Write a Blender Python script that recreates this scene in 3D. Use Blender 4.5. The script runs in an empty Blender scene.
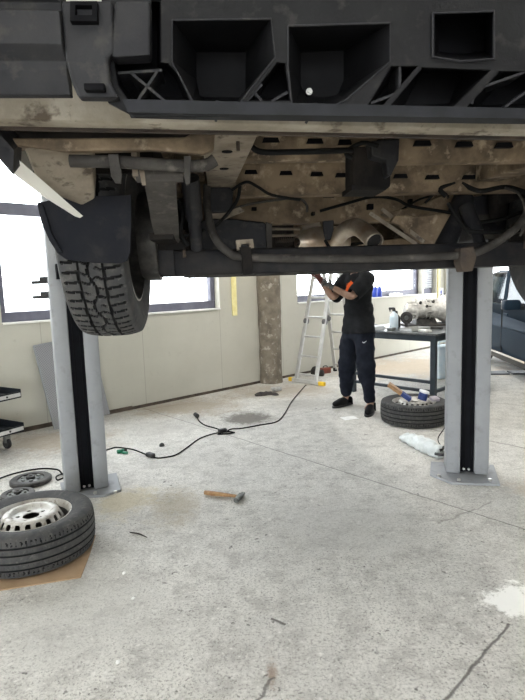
import bpy, bmesh, math, random
from math import sin, cos, pi, radians, sqrt, atan2
from mathutils import Vector, Matrix, noise
from mathutils.geometry import tessellate_polygon
random.seed(7)
S = bpy.context.scene
COL = S.collection

# ------------------------------------------------------------------ camera
F_PX, PITCH, ROLL, CAM_H = 526.0, radians(7.2), radians(1.8), 1.45
_R0 = Vector((1, 0, 0)); _U0 = Vector((0, sin(PITCH), cos(PITCH))); FWD = Vector((0, cos(PITCH), -sin(PITCH)))
RGT = _R0*cos(ROLL) - _U0*sin(ROLL); UPV = _U0*cos(ROLL) + _R0*sin(ROLL)
CAM = Vector((0, 0, CAM_H))
cd = bpy.data.cameras.new('camera'); cam = bpy.data.objects.new('camera', cd); COL.objects.link(cam)
cd.sensor_fit = 'VERTICAL'; cd.sensor_height = 36; cd.lens = F_PX*36/700; cd.clip_start = .02
cam.matrix_world = Matrix((( RGT.x, UPV.x, -FWD.x, 0), (RGT.y, UPV.y, -FWD.y, 0), (RGT.z, UPV.z, -FWD.z, CAM_H), (0, 0, 0, 1)))
S.camera = cam

# survey helpers: turn measured photo angles into metric points at a known distance
def _ray(x, y): return FWD + RGT*((x-262.5)/F_PX) + UPV*((350-y)/F_PX)
VO = Vector((0.345, 1.904, 0)); VYAW = radians(5)
VR = Vector((cos(VYAW), sin(VYAW), 0)); VF = Vector((-sin(VYAW), cos(VYAW), 0))
def V(x, y, v):
    """point of the van (van coordinates) at v metres ahead of its rear axle"""
    d = _ray(x, y); t = (v + VO.dot(VF))/d.dot(VF); p = CAM + d*t - VO
    return Vector((p.dot(VR), v, p.z))

# ------------------------------------------------------------------ materials
def _nt(name):
    m = bpy.data.materials.new(name); m.use_nodes = True
    nt = m.node_tree; b = nt.nodes['Principled BSDF']
    return m, nt, b
def nd(nt, typ, ins=None, **kw):
    n = nt.nodes.new(typ)
    for k, v in kw.items(): setattr(n, k, v)
    for k, v in (ins or {}).items():
        if isinstance(v, bpy.types.NodeSocket): nt.links.new(v, n.inputs[k])
        else: n.inputs[k].default_value = v
    return n
def rgb(c): return (c[0], c[1], c[2], 1)
def noise_n(nt, vec, scale, detail=4, rough=.6):
    return nd(nt, 'ShaderNodeTexNoise', {'Vector': vec, 'Scale': scale, 'Detail': detail, 'Roughness': rough}).outputs['Fac']
def ramp(nt, fac, a, b):
    return nd(nt, 'ShaderNodeMapRange', {'Value': fac, 'From Min': a, 'From Max': b}, clamp=True).outputs['Result']
def mixc(nt, fac, a, b):
    n = nt.nodes.new('ShaderNodeMix'); n.data_type = 'RGBA'
    for sock, v in ((n.inputs[0], fac), (n.inputs[6], a), (n.inputs[7], b)):
        if isinstance(v, bpy.types.NodeSocket): nt.links.new(v, sock)
        else: sock.default_value = v if not isinstance(v, tuple) or len(v) == 4 else rgb(v)
    return n.outputs[2]
def math_n(nt, op, a, b=0.0, c=0.0):
    return nd(nt, 'ShaderNodeMath', {0: a, 1: b, 2: c}, operation=op).outputs[0]
def bump(nt, b, h, strength, dist=.01):
    n = nd(nt, 'ShaderNodeBump', {'Height': h, 'Strength': strength, 'Distance': dist})
    nt.links.new(n.outputs[0], b.inputs['Normal'])
def mat(name, c, c2=None, scale=8, lo=.4, hi=.62, rough=.6, metal=0, bmp=0, bscale=None, c3=None, scale3=30, spec=.5):
    m, nt, b = _nt(name)
    b.inputs['Roughness'].default_value = rough; b.inputs['Metallic'].default_value = metal
    b.inputs['Specular IOR Level'].default_value = spec
    tc = nd(nt, 'ShaderNodeTexCoord').outputs['Object']
    if c2 is None: c2 = tuple(x*.86 for x in c)
    f = ramp(nt, noise_n(nt, tc, scale, 6), lo, hi)
    col = mixc(nt, f, c, c2)
    if c3: col = mixc(nt, ramp(nt, noise_n(nt, tc, scale3, 4), .56, .68), col, c3)
    nt.links.new(col, b.inputs['Base Color'])
    if bmp: bump(nt, b, noise_n(nt, tc, bscale or scale*5, 4), bmp, .004)
    return m

M = {}
M['plastic_beam'] = mat('black_bumper_beam_plastic', (.008, .008, .009), (.013, .013, .014), 9, rough=.55, bmp=.25, bscale=120, c3=(.026, .025, .024), scale3=26, spec=.15)
M['plastic'] = mat('black_plastic', (.015, .015, .018), (.024, .024, .026), 9, rough=.55, bmp=.25, bscale=120, c3=(.040, .038, .036), scale3=26, spec=.2)
M['pocket'] = mat('shaded_black_pocket_plastic', (.006, .006, .007), (.010, .010, .011), 9, rough=.7, spec=.12)  # shade inside the pockets put into the colour, darker than the beam
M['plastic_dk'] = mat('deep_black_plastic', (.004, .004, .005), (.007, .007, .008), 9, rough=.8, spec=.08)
M['dirt_metal'] = mat('road_dirt_on_sheet_metal', (.20, .15, .10), (.08, .06, .042), 9, rough=.85, bmp=.6, bscale=60, c3=(.30, .24, .175), scale3=20, spec=.2)
M['dirt_metal_lt'] = mat('pale_dirty_paint', (.25, .215, .17), (.15, .12, .09), 9, rough=.8, bmp=.4, bscale=60, c3=(.07, .055, .042), scale3=24, spec=.25)
M['strip'] = mat('pale_chipped_paint', (.37, .335, .28), (.24, .21, .165), 9, rough=.75, bmp=.4, bscale=60, c3=(.09, .07, .052), scale3=22, spec=.2)
M['dirt_grey'] = mat('grey_dirty_metal', (.066, .061, .056), (.036, .033, .030), 10, rough=.75, bmp=.4, bscale=70, c3=(.10, .09, .08), spec=.15)
M['under_dark'] = mat('dark_underbody_grime', (.012, .011, .011), (.026, .022, .019), 12, rough=.8, bmp=.4, bscale=60, spec=.12)
M['axle'] = mat('axle_black_paint', (.010, .010, .012), (.022, .020, .019), 14, rough=.55, bmp=.3, bscale=90, spec=.15)
M['rust'] = mat('rusty_steel', (.060, .043, .031), (.030, .024, .020), 16, rough=.85, bmp=.5, bscale=80)
M['exhaust'] = mat('aluminised_exhaust_steel', (.55, .49, .41), (.33, .25, .18), 9, rough=.42, metal=.8, bmp=.15)
M['pipe_in'] = mat('dark_pipe_bore', (.012, .011, .011), rough=.9)
M['white_paint'] = mat('van_white_paint', (.78, .77, .72), (.72, .70, .65), 4, rough=.4)
M['rubber'] = mat('tyre_rubber', (.040, .041, .043), (.062, .060, .058), 18, rough=.72, bmp=.25, bscale=150, c3=(.085, .082, .078), scale3=40, spec=.3)
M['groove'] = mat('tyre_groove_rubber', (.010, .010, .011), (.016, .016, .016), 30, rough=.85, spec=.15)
M['flap'] = mat('mud_flap_rubber', (.009, .010, .014), (.015, .015, .018), 10, rough=.7, bmp=.2, bscale=80, c3=(.024, .023, .024), scale3=14, spec=.12)
M['rim'] = mat('silver_wheel_paint', (.55, .54, .51), (.36, .33, .29), 14, rough=.45, metal=.25, c3=(.22, .19, .16), scale3=30)
M['lift'] = mat('grey_lift_paint', (.30, .31, .325), (.265, .275, .29), 3, rough=.5, c3=(.23, .235, .245), scale3=9, spec=.3)
M['lift_dk'] = mat('black_slide_channel', (.003, .003, .005), (.005, .006, .008), 12, rough=.6, spec=.08)
M['galv'] = mat('zinc_bolt', (.6, .6, .58), rough=.35, metal=.9)
M['wall'] = mat('cream_panel', (.64, .625, .56), (.58, .565, .50), 1.6, rough=.75, c3=(.64, .62, .54), scale3=5)
M['wall_trim'] = mat('white_trim', (.80, .79, .75), rough=.6)
M['winframe'] = mat('grey_violet_window_frame', (.13, .13, .17), (.10, .10, .135), 8, rough=.45)
M['darkgap'] = mat('dark_skirting', (.055, .042, .032), (.11, .085, .065), 6, rough=.9)
M['yellow'] = mat('pale_yellow_foam', (.86, .78, .40), (.78, .68, .30), 10, rough=.8)
M['column'] = mat('old_painted_column', (.21, .18, .14), (.13, .108, .082), 6, rough=.9, bmp=.9, bscale=30, c3=(.36, .33, .28), scale3=13)
M['alu'] = mat('aluminium', (.72, .72, .71), (.62, .62, .61), 12, rough=.35, metal=.7)
M['alu_cast'] = mat('cast_aluminium', (.80, .78, .74), (.50, .48, .45), 22, rough=.5, metal=.15, bmp=.3, bscale=80)
M['dkplastic'] = mat('dark_grey_plastic', (.13, .13, .135), rough=.5)
M['yellowp'] = mat('yellow_plastic', (.85, .55, .03), rough=.45)
M['bench'] = mat('dark_blue_steel', (.018, .028, .038), (.028, .038, .048), 9, rough=.45)
M['benchtop'] = mat('worn_dark_steel_top', (.06, .066, .074), (.13, .13, .13), 10, rough=.4, metal=.3)
M['concrete_lt'] = mat('pale_ground', (.60, .585, .55), (.54, .52, .49), 2, rough=.9)
M['ceil'] = mat('white_ceiling', (.8, .8, .78), rough=.9)
M['skin'] = mat('skin', (.40, .245, .175), (.30, .18, .13), 14, rough=.55)
M['hair'] = mat('dark_hair', (.02, .015, .012), rough=.6, bmp=.5, bscale=120)
M['trousers'] = mat('navy_black_cloth', (.007, .009, .015), (.012, .014, .022), 14, rough=.8, bmp=.2, bscale=90, spec=.12)
M['shoe'] = mat('black_shoe', (.006, .006, .007), rough=.6, spec=.15)
M['glove'] = mat('grey_knit_glove', (.13, .127, .12), (.07, .068, .066), 40, rough=.9, bmp=.5, bscale=160)
M['glove_red'] = mat('red_coated_glove', (.16, .035, .028), (.09, .045, .04), 40, rough=.7, bmp=.4, bscale=160)
M['white'] = mat('white_plastic', (.80, .82, .84), rough=.4)
M['bluewhite'] = mat('bluish_white_plastic', (.62, .74, .82), (.72, .80, .85), 10, rough=.4)
M['blue'] = mat('blue_plastic', (.02, .06, .42), rough=.4)
M['navy'] = mat('navy_bristle', (.02, .04, .16), (.03, .06, .22), 30, rough=.7)
M['wood'] = mat('hammer_wood', (.42, .25, .12), (.28, .15, .065), 30, rough=.55)
M['steel'] = mat('worn_steel', (.22, .23, .22), (.12, .125, .12), 20, rough=.4, metal=.7)
M['cardboard'] = mat('cardboard', (.40, .275, .17), (.33, .22, .13), 8, rough=.9)
M['cable'] = mat('black_cable', (.009, .009, .009), rough=.7, spec=.12)
M['green'] = mat('green_plastic', (.02, .20, .11), rough=.4)
M['plug'] = mat('black_plug_rubber', (.015, .015, .016), rough=.5)
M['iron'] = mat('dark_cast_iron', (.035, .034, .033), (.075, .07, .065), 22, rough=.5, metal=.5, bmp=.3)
M['wrap'] = mat('white_plastic_film', (.72, .76, .76), (.58, .62, .62), 14, rough=.3, bmp=.5, bscale=30)
M['paper'] = mat('white_paper', (.92, .92, .90), rough=.9)
M['stone'] = mat('grey_chip', (.48, .47, .45), (.3, .29, .28), 40, rough=.9)
M['rag'] = mat('dark_rag', (.03, .028, .027), (.06, .05, .045), 12, rough=.95)
M['redbrown'] = mat('red_brown_plastic', (.28, .06, .03), (.16, .05, .03), 12, rough=.55)
M['carpaint'] = mat('dark_blue_car_paint', (.014, .026, .042), (.017, .030, .046), 3, rough=.5, spec=.06)
M['chrome'] = mat('chrome', (.8, .8, .8), rough=.15, metal=1)
M['trolley'] = mat('trolley_black_tray', (.008, .010, .013), rough=.5, spec=.15)
M['mesh_panel'] = None

def glass(name, tint=(1, 1, 1), gl=.06):
    m = bpy.data.materials.new(name); m.use_nodes = True; nt = m.node_tree; nt.nodes.clear()
    o = nt.nodes.new('ShaderNodeOutputMaterial')
    t = nd(nt, 'ShaderNodeBsdfTransparent', {'Color': rgb(tint)}); g = nd(nt, 'ShaderNodeBsdfGlossy', {'Roughness': .05})
    mx = nd(nt, 'ShaderNodeMixShader', {0: gl, 1: t.outputs[0], 2: g.outputs[0]}); nt.links.new(mx.outputs[0], o.inputs[0])
    return m
M['glass'] = glass('window_glass', (.98, .99, 1))
M['carglass'] = glass('car_glass', (.30, .33, .34), .12)

def emis(name, c, s):
    m, nt, b = _nt(name); b.inputs['Base Color'].default_value = rgb(c)
    b.inputs['Emission Color'].default_value = rgb(c); b.inputs['Emission Strength'].default_value = s
    return m
M['tube'] = emis('added_lamp_tube', (1, .98, .94), 6)  # glow of the added ceiling lamps

def mesh_panel_mat():
    m, nt, b = _nt('perforated_grey_sheet')
    tc = nd(nt, 'ShaderNodeTexCoord').outputs['Object']
    sx = nd(nt, 'ShaderNodeSeparateXYZ', {0: tc})
    a = math_n(nt, 'SINE', math_n(nt, 'MULTIPLY', sx.outputs[0], 2*pi/.022))
    c = math_n(nt, 'SINE', math_n(nt, 'MULTIPLY', sx.outputs[2], 2*pi/.022))
    f = ramp(nt, math_n(nt, 'MULTIPLY', a, c), .15, .45)
    nt.links.new(mixc(nt, f, (.30, .30, .32), (.12, .12, .13)), b.inputs['Base Color']); b.inputs['Roughness'].default_value = .6
    return m
M['mesh_panel'] = mesh_panel_mat()

def shirt_mat():
    m, nt, b = _nt('charcoal_cotton_with_orange_print')
    tc = nd(nt, 'ShaderNodeTexCoord').outputs['Object']
    sx = nd(nt, 'ShaderNodeSeparateXYZ', {0: tc})
    base = mixc(nt, ramp(nt, noise_n(nt, tc, 14), .35, .65), (.010, .011, .012), (.018, .018, .020))
    # print: a ragged patch on the chest front (object x = forward, y = to his left, z = up)
    dy = math_n(nt, 'DIVIDE', math_n(nt, 'SUBTRACT', sx.outputs[1], .015), .085)
    dz = math_n(nt, 'DIVIDE', math_n(nt, 'SUBTRACT', sx.outputs[2], 1.36), .10)
    r2 = math_n(nt, 'ADD', math_n(nt, 'MULTIPLY', dy, dy), math_n(nt, 'MULTIPLY', dz, dz))
    r2 = math_n(nt, 'ADD', r2, math_n(nt, 'MULTIPLY', noise_n(nt, tc, 17), 2.1))
    f = math_n(nt, 'MULTIPLY', ramp(nt, r2, 1.75, 1.55), ramp(nt, sx.outputs[0], .03, .05))
    nt.links.new(mixc(nt, f, base, (.80, .13, .03)), b.inputs['Base Color']); b.inputs['Roughness'].default_value = .9; b.inputs['Specular IOR Level'].default_value = .08
    bump(nt, b, noise_n(nt, tc, 60), .2, .004)
    return m
M['shirt'] = shirt_mat()

def floor_mat():
    m, nt, b = _nt('worn_concrete_floor')
    tc = nd(nt, 'ShaderNodeTexCoord').outputs['Object']
    sx = nd(nt, 'ShaderNodeSeparateXYZ', {0: tc}); X, Y = sx.outputs[0], sx.outputs[1]
    n1 = noise_n(nt, tc, .9, 6, .65); n2 = noise_n(nt, tc, 7, 8, .75); n3 = noise_n(nt, tc, 90, 4, .7)
    col = mixc(nt, ramp(nt, n1, .36, .66), (.72, .70, .655), (.58, .565, .535))
    col = mixc(nt, math_n(nt, 'MULTIPLY', ramp(nt, n2, .46, .62), .7), col, (.40, .385, .36))
    col = mixc(nt, math_n(nt, 'MULTIPLY', ramp(nt, n3, .50, .60), .7), col, (.24, .23, .21))
    col = mixc(nt, math_n(nt, 'MULTIPLY', ramp(nt, noise_n(nt, tc, 45, 3, .7), .56, .68), .75), col, (.86, .84, .80))
    # pits: ragged small holes, gathered in patches
    patch = ramp(nt, noise_n(nt, tc, 2.2, 3, .6), .42, .60)
    pa = ramp(nt, noise_n(nt, tc, 26, 3, .55), .655, .70); pb = ramp(nt, noise_n(nt, tc, 62, 2, .5), .65, .70); pc = ramp(nt, noise_n(nt, tc, 11, 3, .6), .70, .735)
    p = math_n(nt, 'MAXIMUM', math_n(nt, 'MULTIPLY', pa, patch), math_n(nt, 'MULTIPLY', pb, math_n(nt, 'ADD', math_n(nt, 'MULTIPLY', patch, .6), .3)))
    p = math_n(nt, 'MAXIMUM', p, pc)
    col = mixc(nt, math_n(nt, 'MULTIPLY', p, .8), col, (.10, .095, .088))
    height = math_n(nt, 'ADD', math_n(nt, 'MULTIPLY', p, -1.2), math_n(nt, 'ADD', math_n(nt, 'MULTIPLY', n2, .5), math_n(nt, 'MULTIPLY', n3, .6)))
    # soft stains (x, y, rx, ry, colour, amount)
    wob = math_n(nt, 'ADD', math_n(nt, 'MULTIPLY', math_n(nt, 'SUBTRACT', noise_n(nt, tc, 3.5, 6, .7), .5), 2.2), math_n(nt, 'MULTIPLY', math_n(nt, 'SUBTRACT', noise_n(nt, tc, 16, 6, .75), .5), 1.8))
    def stain(col, x, y, rx, ry, c, amt, soft=.6):
        dx = math_n(nt, 'DIVIDE', math_n(nt, 'SUBTRACT', X, x), rx); dy = math_n(nt, 'DIVIDE', math_n(nt, 'SUBTRACT', Y, y), ry)
        d = math_n(nt, 'ADD', math_n(nt, 'SQRT', math_n(nt, 'ADD', math_n(nt, 'MULTIPLY', dx, dx), math_n(nt, 'MULTIPLY', dy, dy))), wob)
        return mixc(nt, math_n(nt, 'MULTIPLY', ramp(nt, d, 1.0, 1.0-soft), amt), col, c)
    col = stain(col, -.20, 5.60, .36, .42, (.12, .105, .09), .85)
    col = stain(col, .35, 6.2, .5, .3, (.32, .30, .27), .5)
    col = stain(col, -1.0, 6.25, .95, .6, (.37, .315, .245), .8)
    col = stain(col, .2, 7.0, 1.0, .55, (.35, .30, .235), .75)
    col = stain(col, 2.6, 8.6, 1.7, 1.3, (.50, .40, .29), .8)
    col = stain(col, -2.1, 4.95, .8, .5, (.36, .30, .23), .75)
    col = stain(col, -.62, 3.35, .22, .35, (.36, .31, .22), .6)
    col = stain(col, -.98, 3.45, .22, .35, (.50, .43, .27), .6)
    col = stain(col, -1.1, 5.3, .4, .5, (.42, .40, .37), .5)
    col = stain(col, -.9, 2.2, .5, .5, (.5, .49, .46), .45)
    col = stain(col, .45, 3.0, .55, .5, (.5, .49, .47), .35)
    col = stain(col, 1.9, 3.45, .3, .25, (.38, .31, .24), .6)
    col = stain(col, 1.10, 2.19, .17, .14, (.98, .97, .94), 1.0, .25)
    col = stain(col, -.005, 1.80, .03, .09, (.26, .17, .11), .7)
    # joints and cracks: distance to a segment, wobbled
    w2 = nd(nt, 'ShaderNodeVectorMath', {0: nd(nt, 'ShaderNodeTexNoise', {'Vector': tc, 'Scale': 7.0, 'Detail': 5}).outputs['Color'], 1: (.5, .5, .5)}, operation='SUBTRACT').outputs[0]
    def seg(col, height, a, bb, w, wobble, c=(.13, .12, .11), amt=.8):
        d = Vector((bb[0]-a[0], bb[1]-a[1])); L = d.length; d /= L
        pw = nd(nt, 'ShaderNodeVectorMath', {0: w2, 1: (wobble, wobble, 0), 2: tc}, operation='MULTIPLY_ADD').outputs[0]
        s = nd(nt, 'ShaderNodeSeparateXYZ', {0: pw}); px = math_n(nt, 'SUBTRACT', s.outputs[0], a[0]); py = math_n(nt, 'SUBTRACT', s.outputs[1], a[1])
        al = math_n(nt, 'ADD', math_n(nt, 'MULTIPLY', px, d.x), math_n(nt, 'MULTIPLY', py, d.y))
        ac = math_n(nt, 'ABSOLUTE', math_n(nt, 'SUBTRACT', math_n(nt, 'MULTIPLY', px, d.y), math_n(nt, 'MULTIPLY', py, d.x)))
        f = math_n(nt, 'MULTIPLY', ramp(nt, ac, w, w*.3), math_n(nt, 'MULTIPLY', math_n(nt, 'GREATER_THAN', al, 0), math_n(nt, 'LESS_THAN', al, L)))
        f = math_n(nt, 'MULTIPLY', f, amt)
        return mixc(nt, f, col, c), math_n(nt, 'SUBTRACT', height, f)
    for a, bb, w, wo, am in [((-2.2, 7.07), (2.3, 1.93), .008, .03, .7), ((.69, 3.74), (3.2, 4.9), .006, .05, .0), ((1.6, 4.95), (3.4, 3.0), .012, .06, .75), ((.2, 1.28), (1.0, 2.04), .008, .05, .85),
                             ((-.2, 1.5), (.01, 1.78), .008, .08, .75), ((0.0, 2.126), (0.063, 2.082), .010, .03, .9), ((1.35, 3.0), (.4, 4.3), .012, .12, .0), ((-1.5, 6.1), (.9, 7.5), .01, .05, .35), ((.1, 5.5), (.75, 5.95), .008, .06, .5),
                             ((1.0, 2.95), (1.45, 3.25), .010, .10, .4)]:
        if am: col, height = seg(col, height, a, bb, w, wo, amt=am)
    nt.links.new(col, b.inputs['Base Color']); b.inputs['Roughness'].default_value = .82; b.inputs['Specular IOR Level'].default_value = .35
    bump(nt, b, height, .8, .007)
    return m
M['floor'] = floor_mat()

# ------------------------------------------------------------------ mesh helpers
class MB:
    def __init__(s): s.bm = bmesh.new()
    def box(s, c, size, rot=None, bev=0):
        vs = []
        Rm = rot if rot is not None else Matrix.Identity(3)
        if not isinstance(Rm, Matrix): Rm = Matrix.Rotation(Rm, 3, 'Z')
        for i in range(8):
            p = Vector(((i & 1)-.5, ((i >> 1) & 1)-.5, ((i >> 2) & 1)-.5))
            vs.append(s.bm.verts.new(Vector(c) + Rm @ Vector((p.x*size[0], p.y*size[1], p.z*size[2]))))
        fs = [s.bm.faces.new([vs[k] for k in q]) for q in ((0, 2, 3, 1), (4, 5, 7, 6), (0, 1, 5, 4), (2, 6, 7, 3), (0, 4, 6, 2), (1, 3, 7, 5))]
        if bev:
            ed = list({e for f in fs for e in f.edges})
            bmesh.ops.bevel(s.bm, geom=ed, offset=bev, segments=2, affect='EDGES', profile=.5)
        return s
    def hexa(s, p, bev=0):
        """8 points: bottom quad 0-3, top quad 4-7"""
        vs = [s.bm.verts.new(Vector(q)) for q in p]
        fs = [s.bm.faces.new([vs[k] for k in q]) for q in ((3, 2, 1, 0), (4, 5, 6, 7), (0, 1, 5, 4), (1, 2, 6, 5), (2, 3, 7, 6), (3, 0, 4, 7))]
        if bev:
            bmesh.ops.bevel(s.bm, geom=list({e for f in fs for e in f.edges}), offset=bev, segments=2, affect='EDGES', profile=.5)
        return s
    def bar(s, a, b, w, h, up=(0, 0, 1), bev=0):
        a, b = Vector(a), Vector(b); d = b-a; L = d.length; z = d/L
        x = Vector(up).cross(z)
        if x.length < 1e-4: x = Vector((1, 0, 0)).cross(z)
        x.normalize(); y = z.cross(x)
        Rm = Matrix((x, y, z)).transposed()
        return s.box((a+b)/2, (w, h, L), Rm, bev)
    def ring(s, c, x, y, r, n): return [s.bm.verts.new(c + x*(r*cos(2*pi*i/n)) + y*(r*sin(2*pi*i/n))) for i in range(n)]
    def tube(s, path, r, n=10, cap=True, smooth=0):
        P = [Vector(p) for p in path]
        if smooth:
            Q = []
            for i in range(len(P)-1):
                p0, p1, p2, p3 = P[max(i-1, 0)], P[i], P[i+1], P[min(i+2, len(P)-1)]
                for k in range(smooth):
                    t = k/smooth
                    Q.append(.5*((2*p1) + (p2-p0)*t + (2*p0-5*p1+4*p2-p3)*t*t + (3*p1-p0-3*p2+p3)*t**3))
            Q.append(P[-1])
            if isinstance(r, (list, tuple)):
                rr = []
                for i in range(len(P)-1):
                    for k in range(smooth): rr.append(r[i] + (r[i+1]-r[i])*k/smooth)
                rr.append(r[-1]); r = rr
            P = Q
        rs = r if isinstance(r, (list, tuple)) else [r]*len(P)
        t = (P[1]-P[0]).normalized(); x = t.orthogonal().normalized(); prev = None; first = None
        for i, p in enumerate(P):
            t2 = (P[min(i+1, len(P)-1)] - P[max(i-1, 0)]).normalized()
            q = t.rotation_difference(t2); x = (q @ x); x = (x - t2*x.dot(t2)).normalized(); t = t2
            ring = s.ring(p, x, t.cross(x), rs[i], n)
            if prev:
                for k in range(n): s.bm.faces.new((prev[k], prev[(k+1) % n], ring[(k+1) % n], ring[k]))
            else: first = ring
            prev = ring
        if cap:
            s.bm.faces.new(first[::-1]); s.bm.faces.new(prev)
        return s
    def cyl(s, a, b, r, r2=None, n=16): return s.tube([a, b], [r, r if r2 is None else r2], n)
    def lathe(s, prof, org=(0, 0, 0), ax=(0, 0, 1), n=32, close=False, skip=None):
        """prof: (radius, height) list"""
        o = Vector(org); z = Vector(ax).normalized(); x = z.orthogonal().normalized(); y = z.cross(x)
        rings = [s.ring(o + z*h, x, y, max(r, 1e-5), n) for r, h in prof]
        m = len(rings)
        for i in range(m if close else m-1):
            A, B = rings[i], rings[(i+1) % m]
            for k in range(n):
                if skip and skip(i, k): continue
                s.bm.faces.new((A[k], A[(k+1) % n], B[(k+1) % n], B[k]))
        return s
    def prism(s, loops, vec):
        """extrude a planar polygon (first loop) with holes (others) along vec"""
        vec = Vector(vec); L = [[Vector(p) for p in l] for l in loops]
        tris = tessellate_polygon(L)
        flat = [p for l in L for p in l]
        A = [s.bm.verts.new(p) for p in flat]; B = [s.bm.verts.new(p+vec) for p in flat]
        for t in tris:
            for vs in ([A[i] for i in t], [B[i] for i in reversed(t)]):
                try: s.bm.faces.new(vs)
                except ValueError: pass
        k = 0
        for l in L:
            n = len(l)
            for i in range(n):
                a, b = k+i, k+(i+1) % n
                s.bm.faces.new((A[a], A[b], B[b], B[a]))
            k += n
        return s
    def loft(s, a, b):
        A = [s.bm.verts.new(Vector(p)) for p in a]; B = [s.bm.verts.new(Vector(p)) for p in b]; n = len(A)
        for i in range(n): s.bm.faces.new((A[i], A[(i+1) % n], B[(i+1) % n], B[i]))
        s.bm.faces.new(B); return s
    def build(s, name, m, parent=None, smooth=None, bevel=0, kind=None, solid=0):
        bmesh.ops.recalc_face_normals(s.bm, faces=s.bm.faces)
        me = bpy.data.meshes.new(name); s.bm.to_mesh(me); s.bm.free()
        me.materials.append(m if not isinstance(m, str) else M[m])
        o = bpy.data.objects.new(name, me); COL.objects.link(o)
        if parent: o.parent = parent
        if smooth is not None:
            for p in me.polygons: p.use_smooth = True
            if smooth: me.set_sharp_from_angle(angle=radians(smooth))
        if solid:
            md = o.modifiers.new('solid', 'SOLIDIFY'); md.thickness = solid; md.offset = 0
        if bevel:
            md = o.modifiers.new('bevel', 'BEVEL'); md.width = bevel; md.segments = 2; md.limit_method = 'ANGLE'; md.angle_limit = radians(40)
        if kind: o['kind'] = kind
        return o
def tag(o, label, cat, group=None, kind=None):
    o['label'] = label; o['category'] = cat
    if group: o['group'] = group
    if kind: o['kind'] = kind
    return o
def thing(name, label, cat, loc=(0, 0, 0), rz=0, group=None):
    o = bpy.data.objects.new(name, None); COL.objects.link(o); o.empty_display_size = .1
    o.location = loc; o.rotation_euler = (0, 0, rz)
    return tag(o, label, cat, group)
def copy_tree(o, parent=None):
    c = o.copy(); COL.objects.link(c)
    if parent: c.parent = parent
    for ch in [x for x in bpy.data.objects if x.parent == o]:
        copy_tree(ch, c)
    return c
def skin(name, P, E, m, parent=None, sub=2, root=None, disp=0, dscale=8, smooth=True, dfn=None):
    """P: {key: (point, radius or (rx, ry))}; one continuous skinned surface"""
    keys = list(P); idx = {k: i for i, k in enumerate(keys)}
    me = bpy.data.meshes.new(name); me.from_pydata([tuple(P[k][0]) for k in keys], [(idx[a], idx[b]) for a, b in E], [])
    o = bpy.data.objects.new(name, me); COL.objects.link(o)
    md = o.modifiers.new('skin', 'SKIN'); md.use_smooth_shade = True; md.branch_smoothing = .4
    for k in keys:
        r = P[k][1]; sv = me.skin_vertices[0].data[idx[k]]
        sv.radius = r if isinstance(r, tuple) else (r, r); sv.use_root = (k == (root or keys[0]))
    sd = o.modifiers.new('sub', 'SUBSURF'); sd.levels = sd.render_levels = sub
    dg = bpy.context.evaluated_depsgraph_get()
    me2 = bpy.data.meshes.new_from_object(o.evaluated_get(dg)); o.modifiers.clear()
    o.data = me2; me2.name = name; bpy.data.meshes.remove(me)
    me2.materials.clear(); me2.materials.append(M[m])
    if disp:
        for v in me2.vertices:
            q = v.co*dscale; v.co += v.normal*(noise.noise(q)*disp + noise.noise(q*2.3)*disp*.5)
    if dfn:
        for v in me2.vertices: v.co += v.normal*dfn(v.co)
    for p in me2.polygons: p.use_smooth = True
    if parent: o.parent = parent
    return o
def struct(o): o['kind'] = 'structure'; return o

# ------------------------------------------------------------------ setting
WA = Vector((-1.843, 5.944, 0)); WTH = atan2(4.993, 5.335); WD = Vector((cos(WTH), sin(WTH), 0)); WN = Vector((-sin(WTH), cos(WTH), 0))
def W(s, out=0, z=0): return WA + WD*s + WN*out + Vector((0, 0, z))
S0, S1 = -9.5, 7.95
CORN = W(S1)
FAR_D = -WN                       # the far wall runs back towards the right
p_floor = [W(S0), W(S1), CORN + FAR_D*9, Vector((11, -5, 0)), Vector((-8.9, -5, 0))]
mb = MB(); mb.prism([p_floor], (0, 0, -.2)); struct(mb.build('floor', 'floor'))
mb = MB(); mb.prism([[(-60, -60, -.08), (60, -60, -.08), (60, 60, -.08), (-60, 60, -.08)]], (0, 0, -.3)); struct(mb.build('ground_outside', 'concrete_lt'))
ZC = 4.7
mb = MB(); mb.prism([[Vector((p.x, p.y, ZC)) for p in p_floor]], (0, 0, .2)); struct(mb.build('ceiling', 'ceil'))

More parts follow.
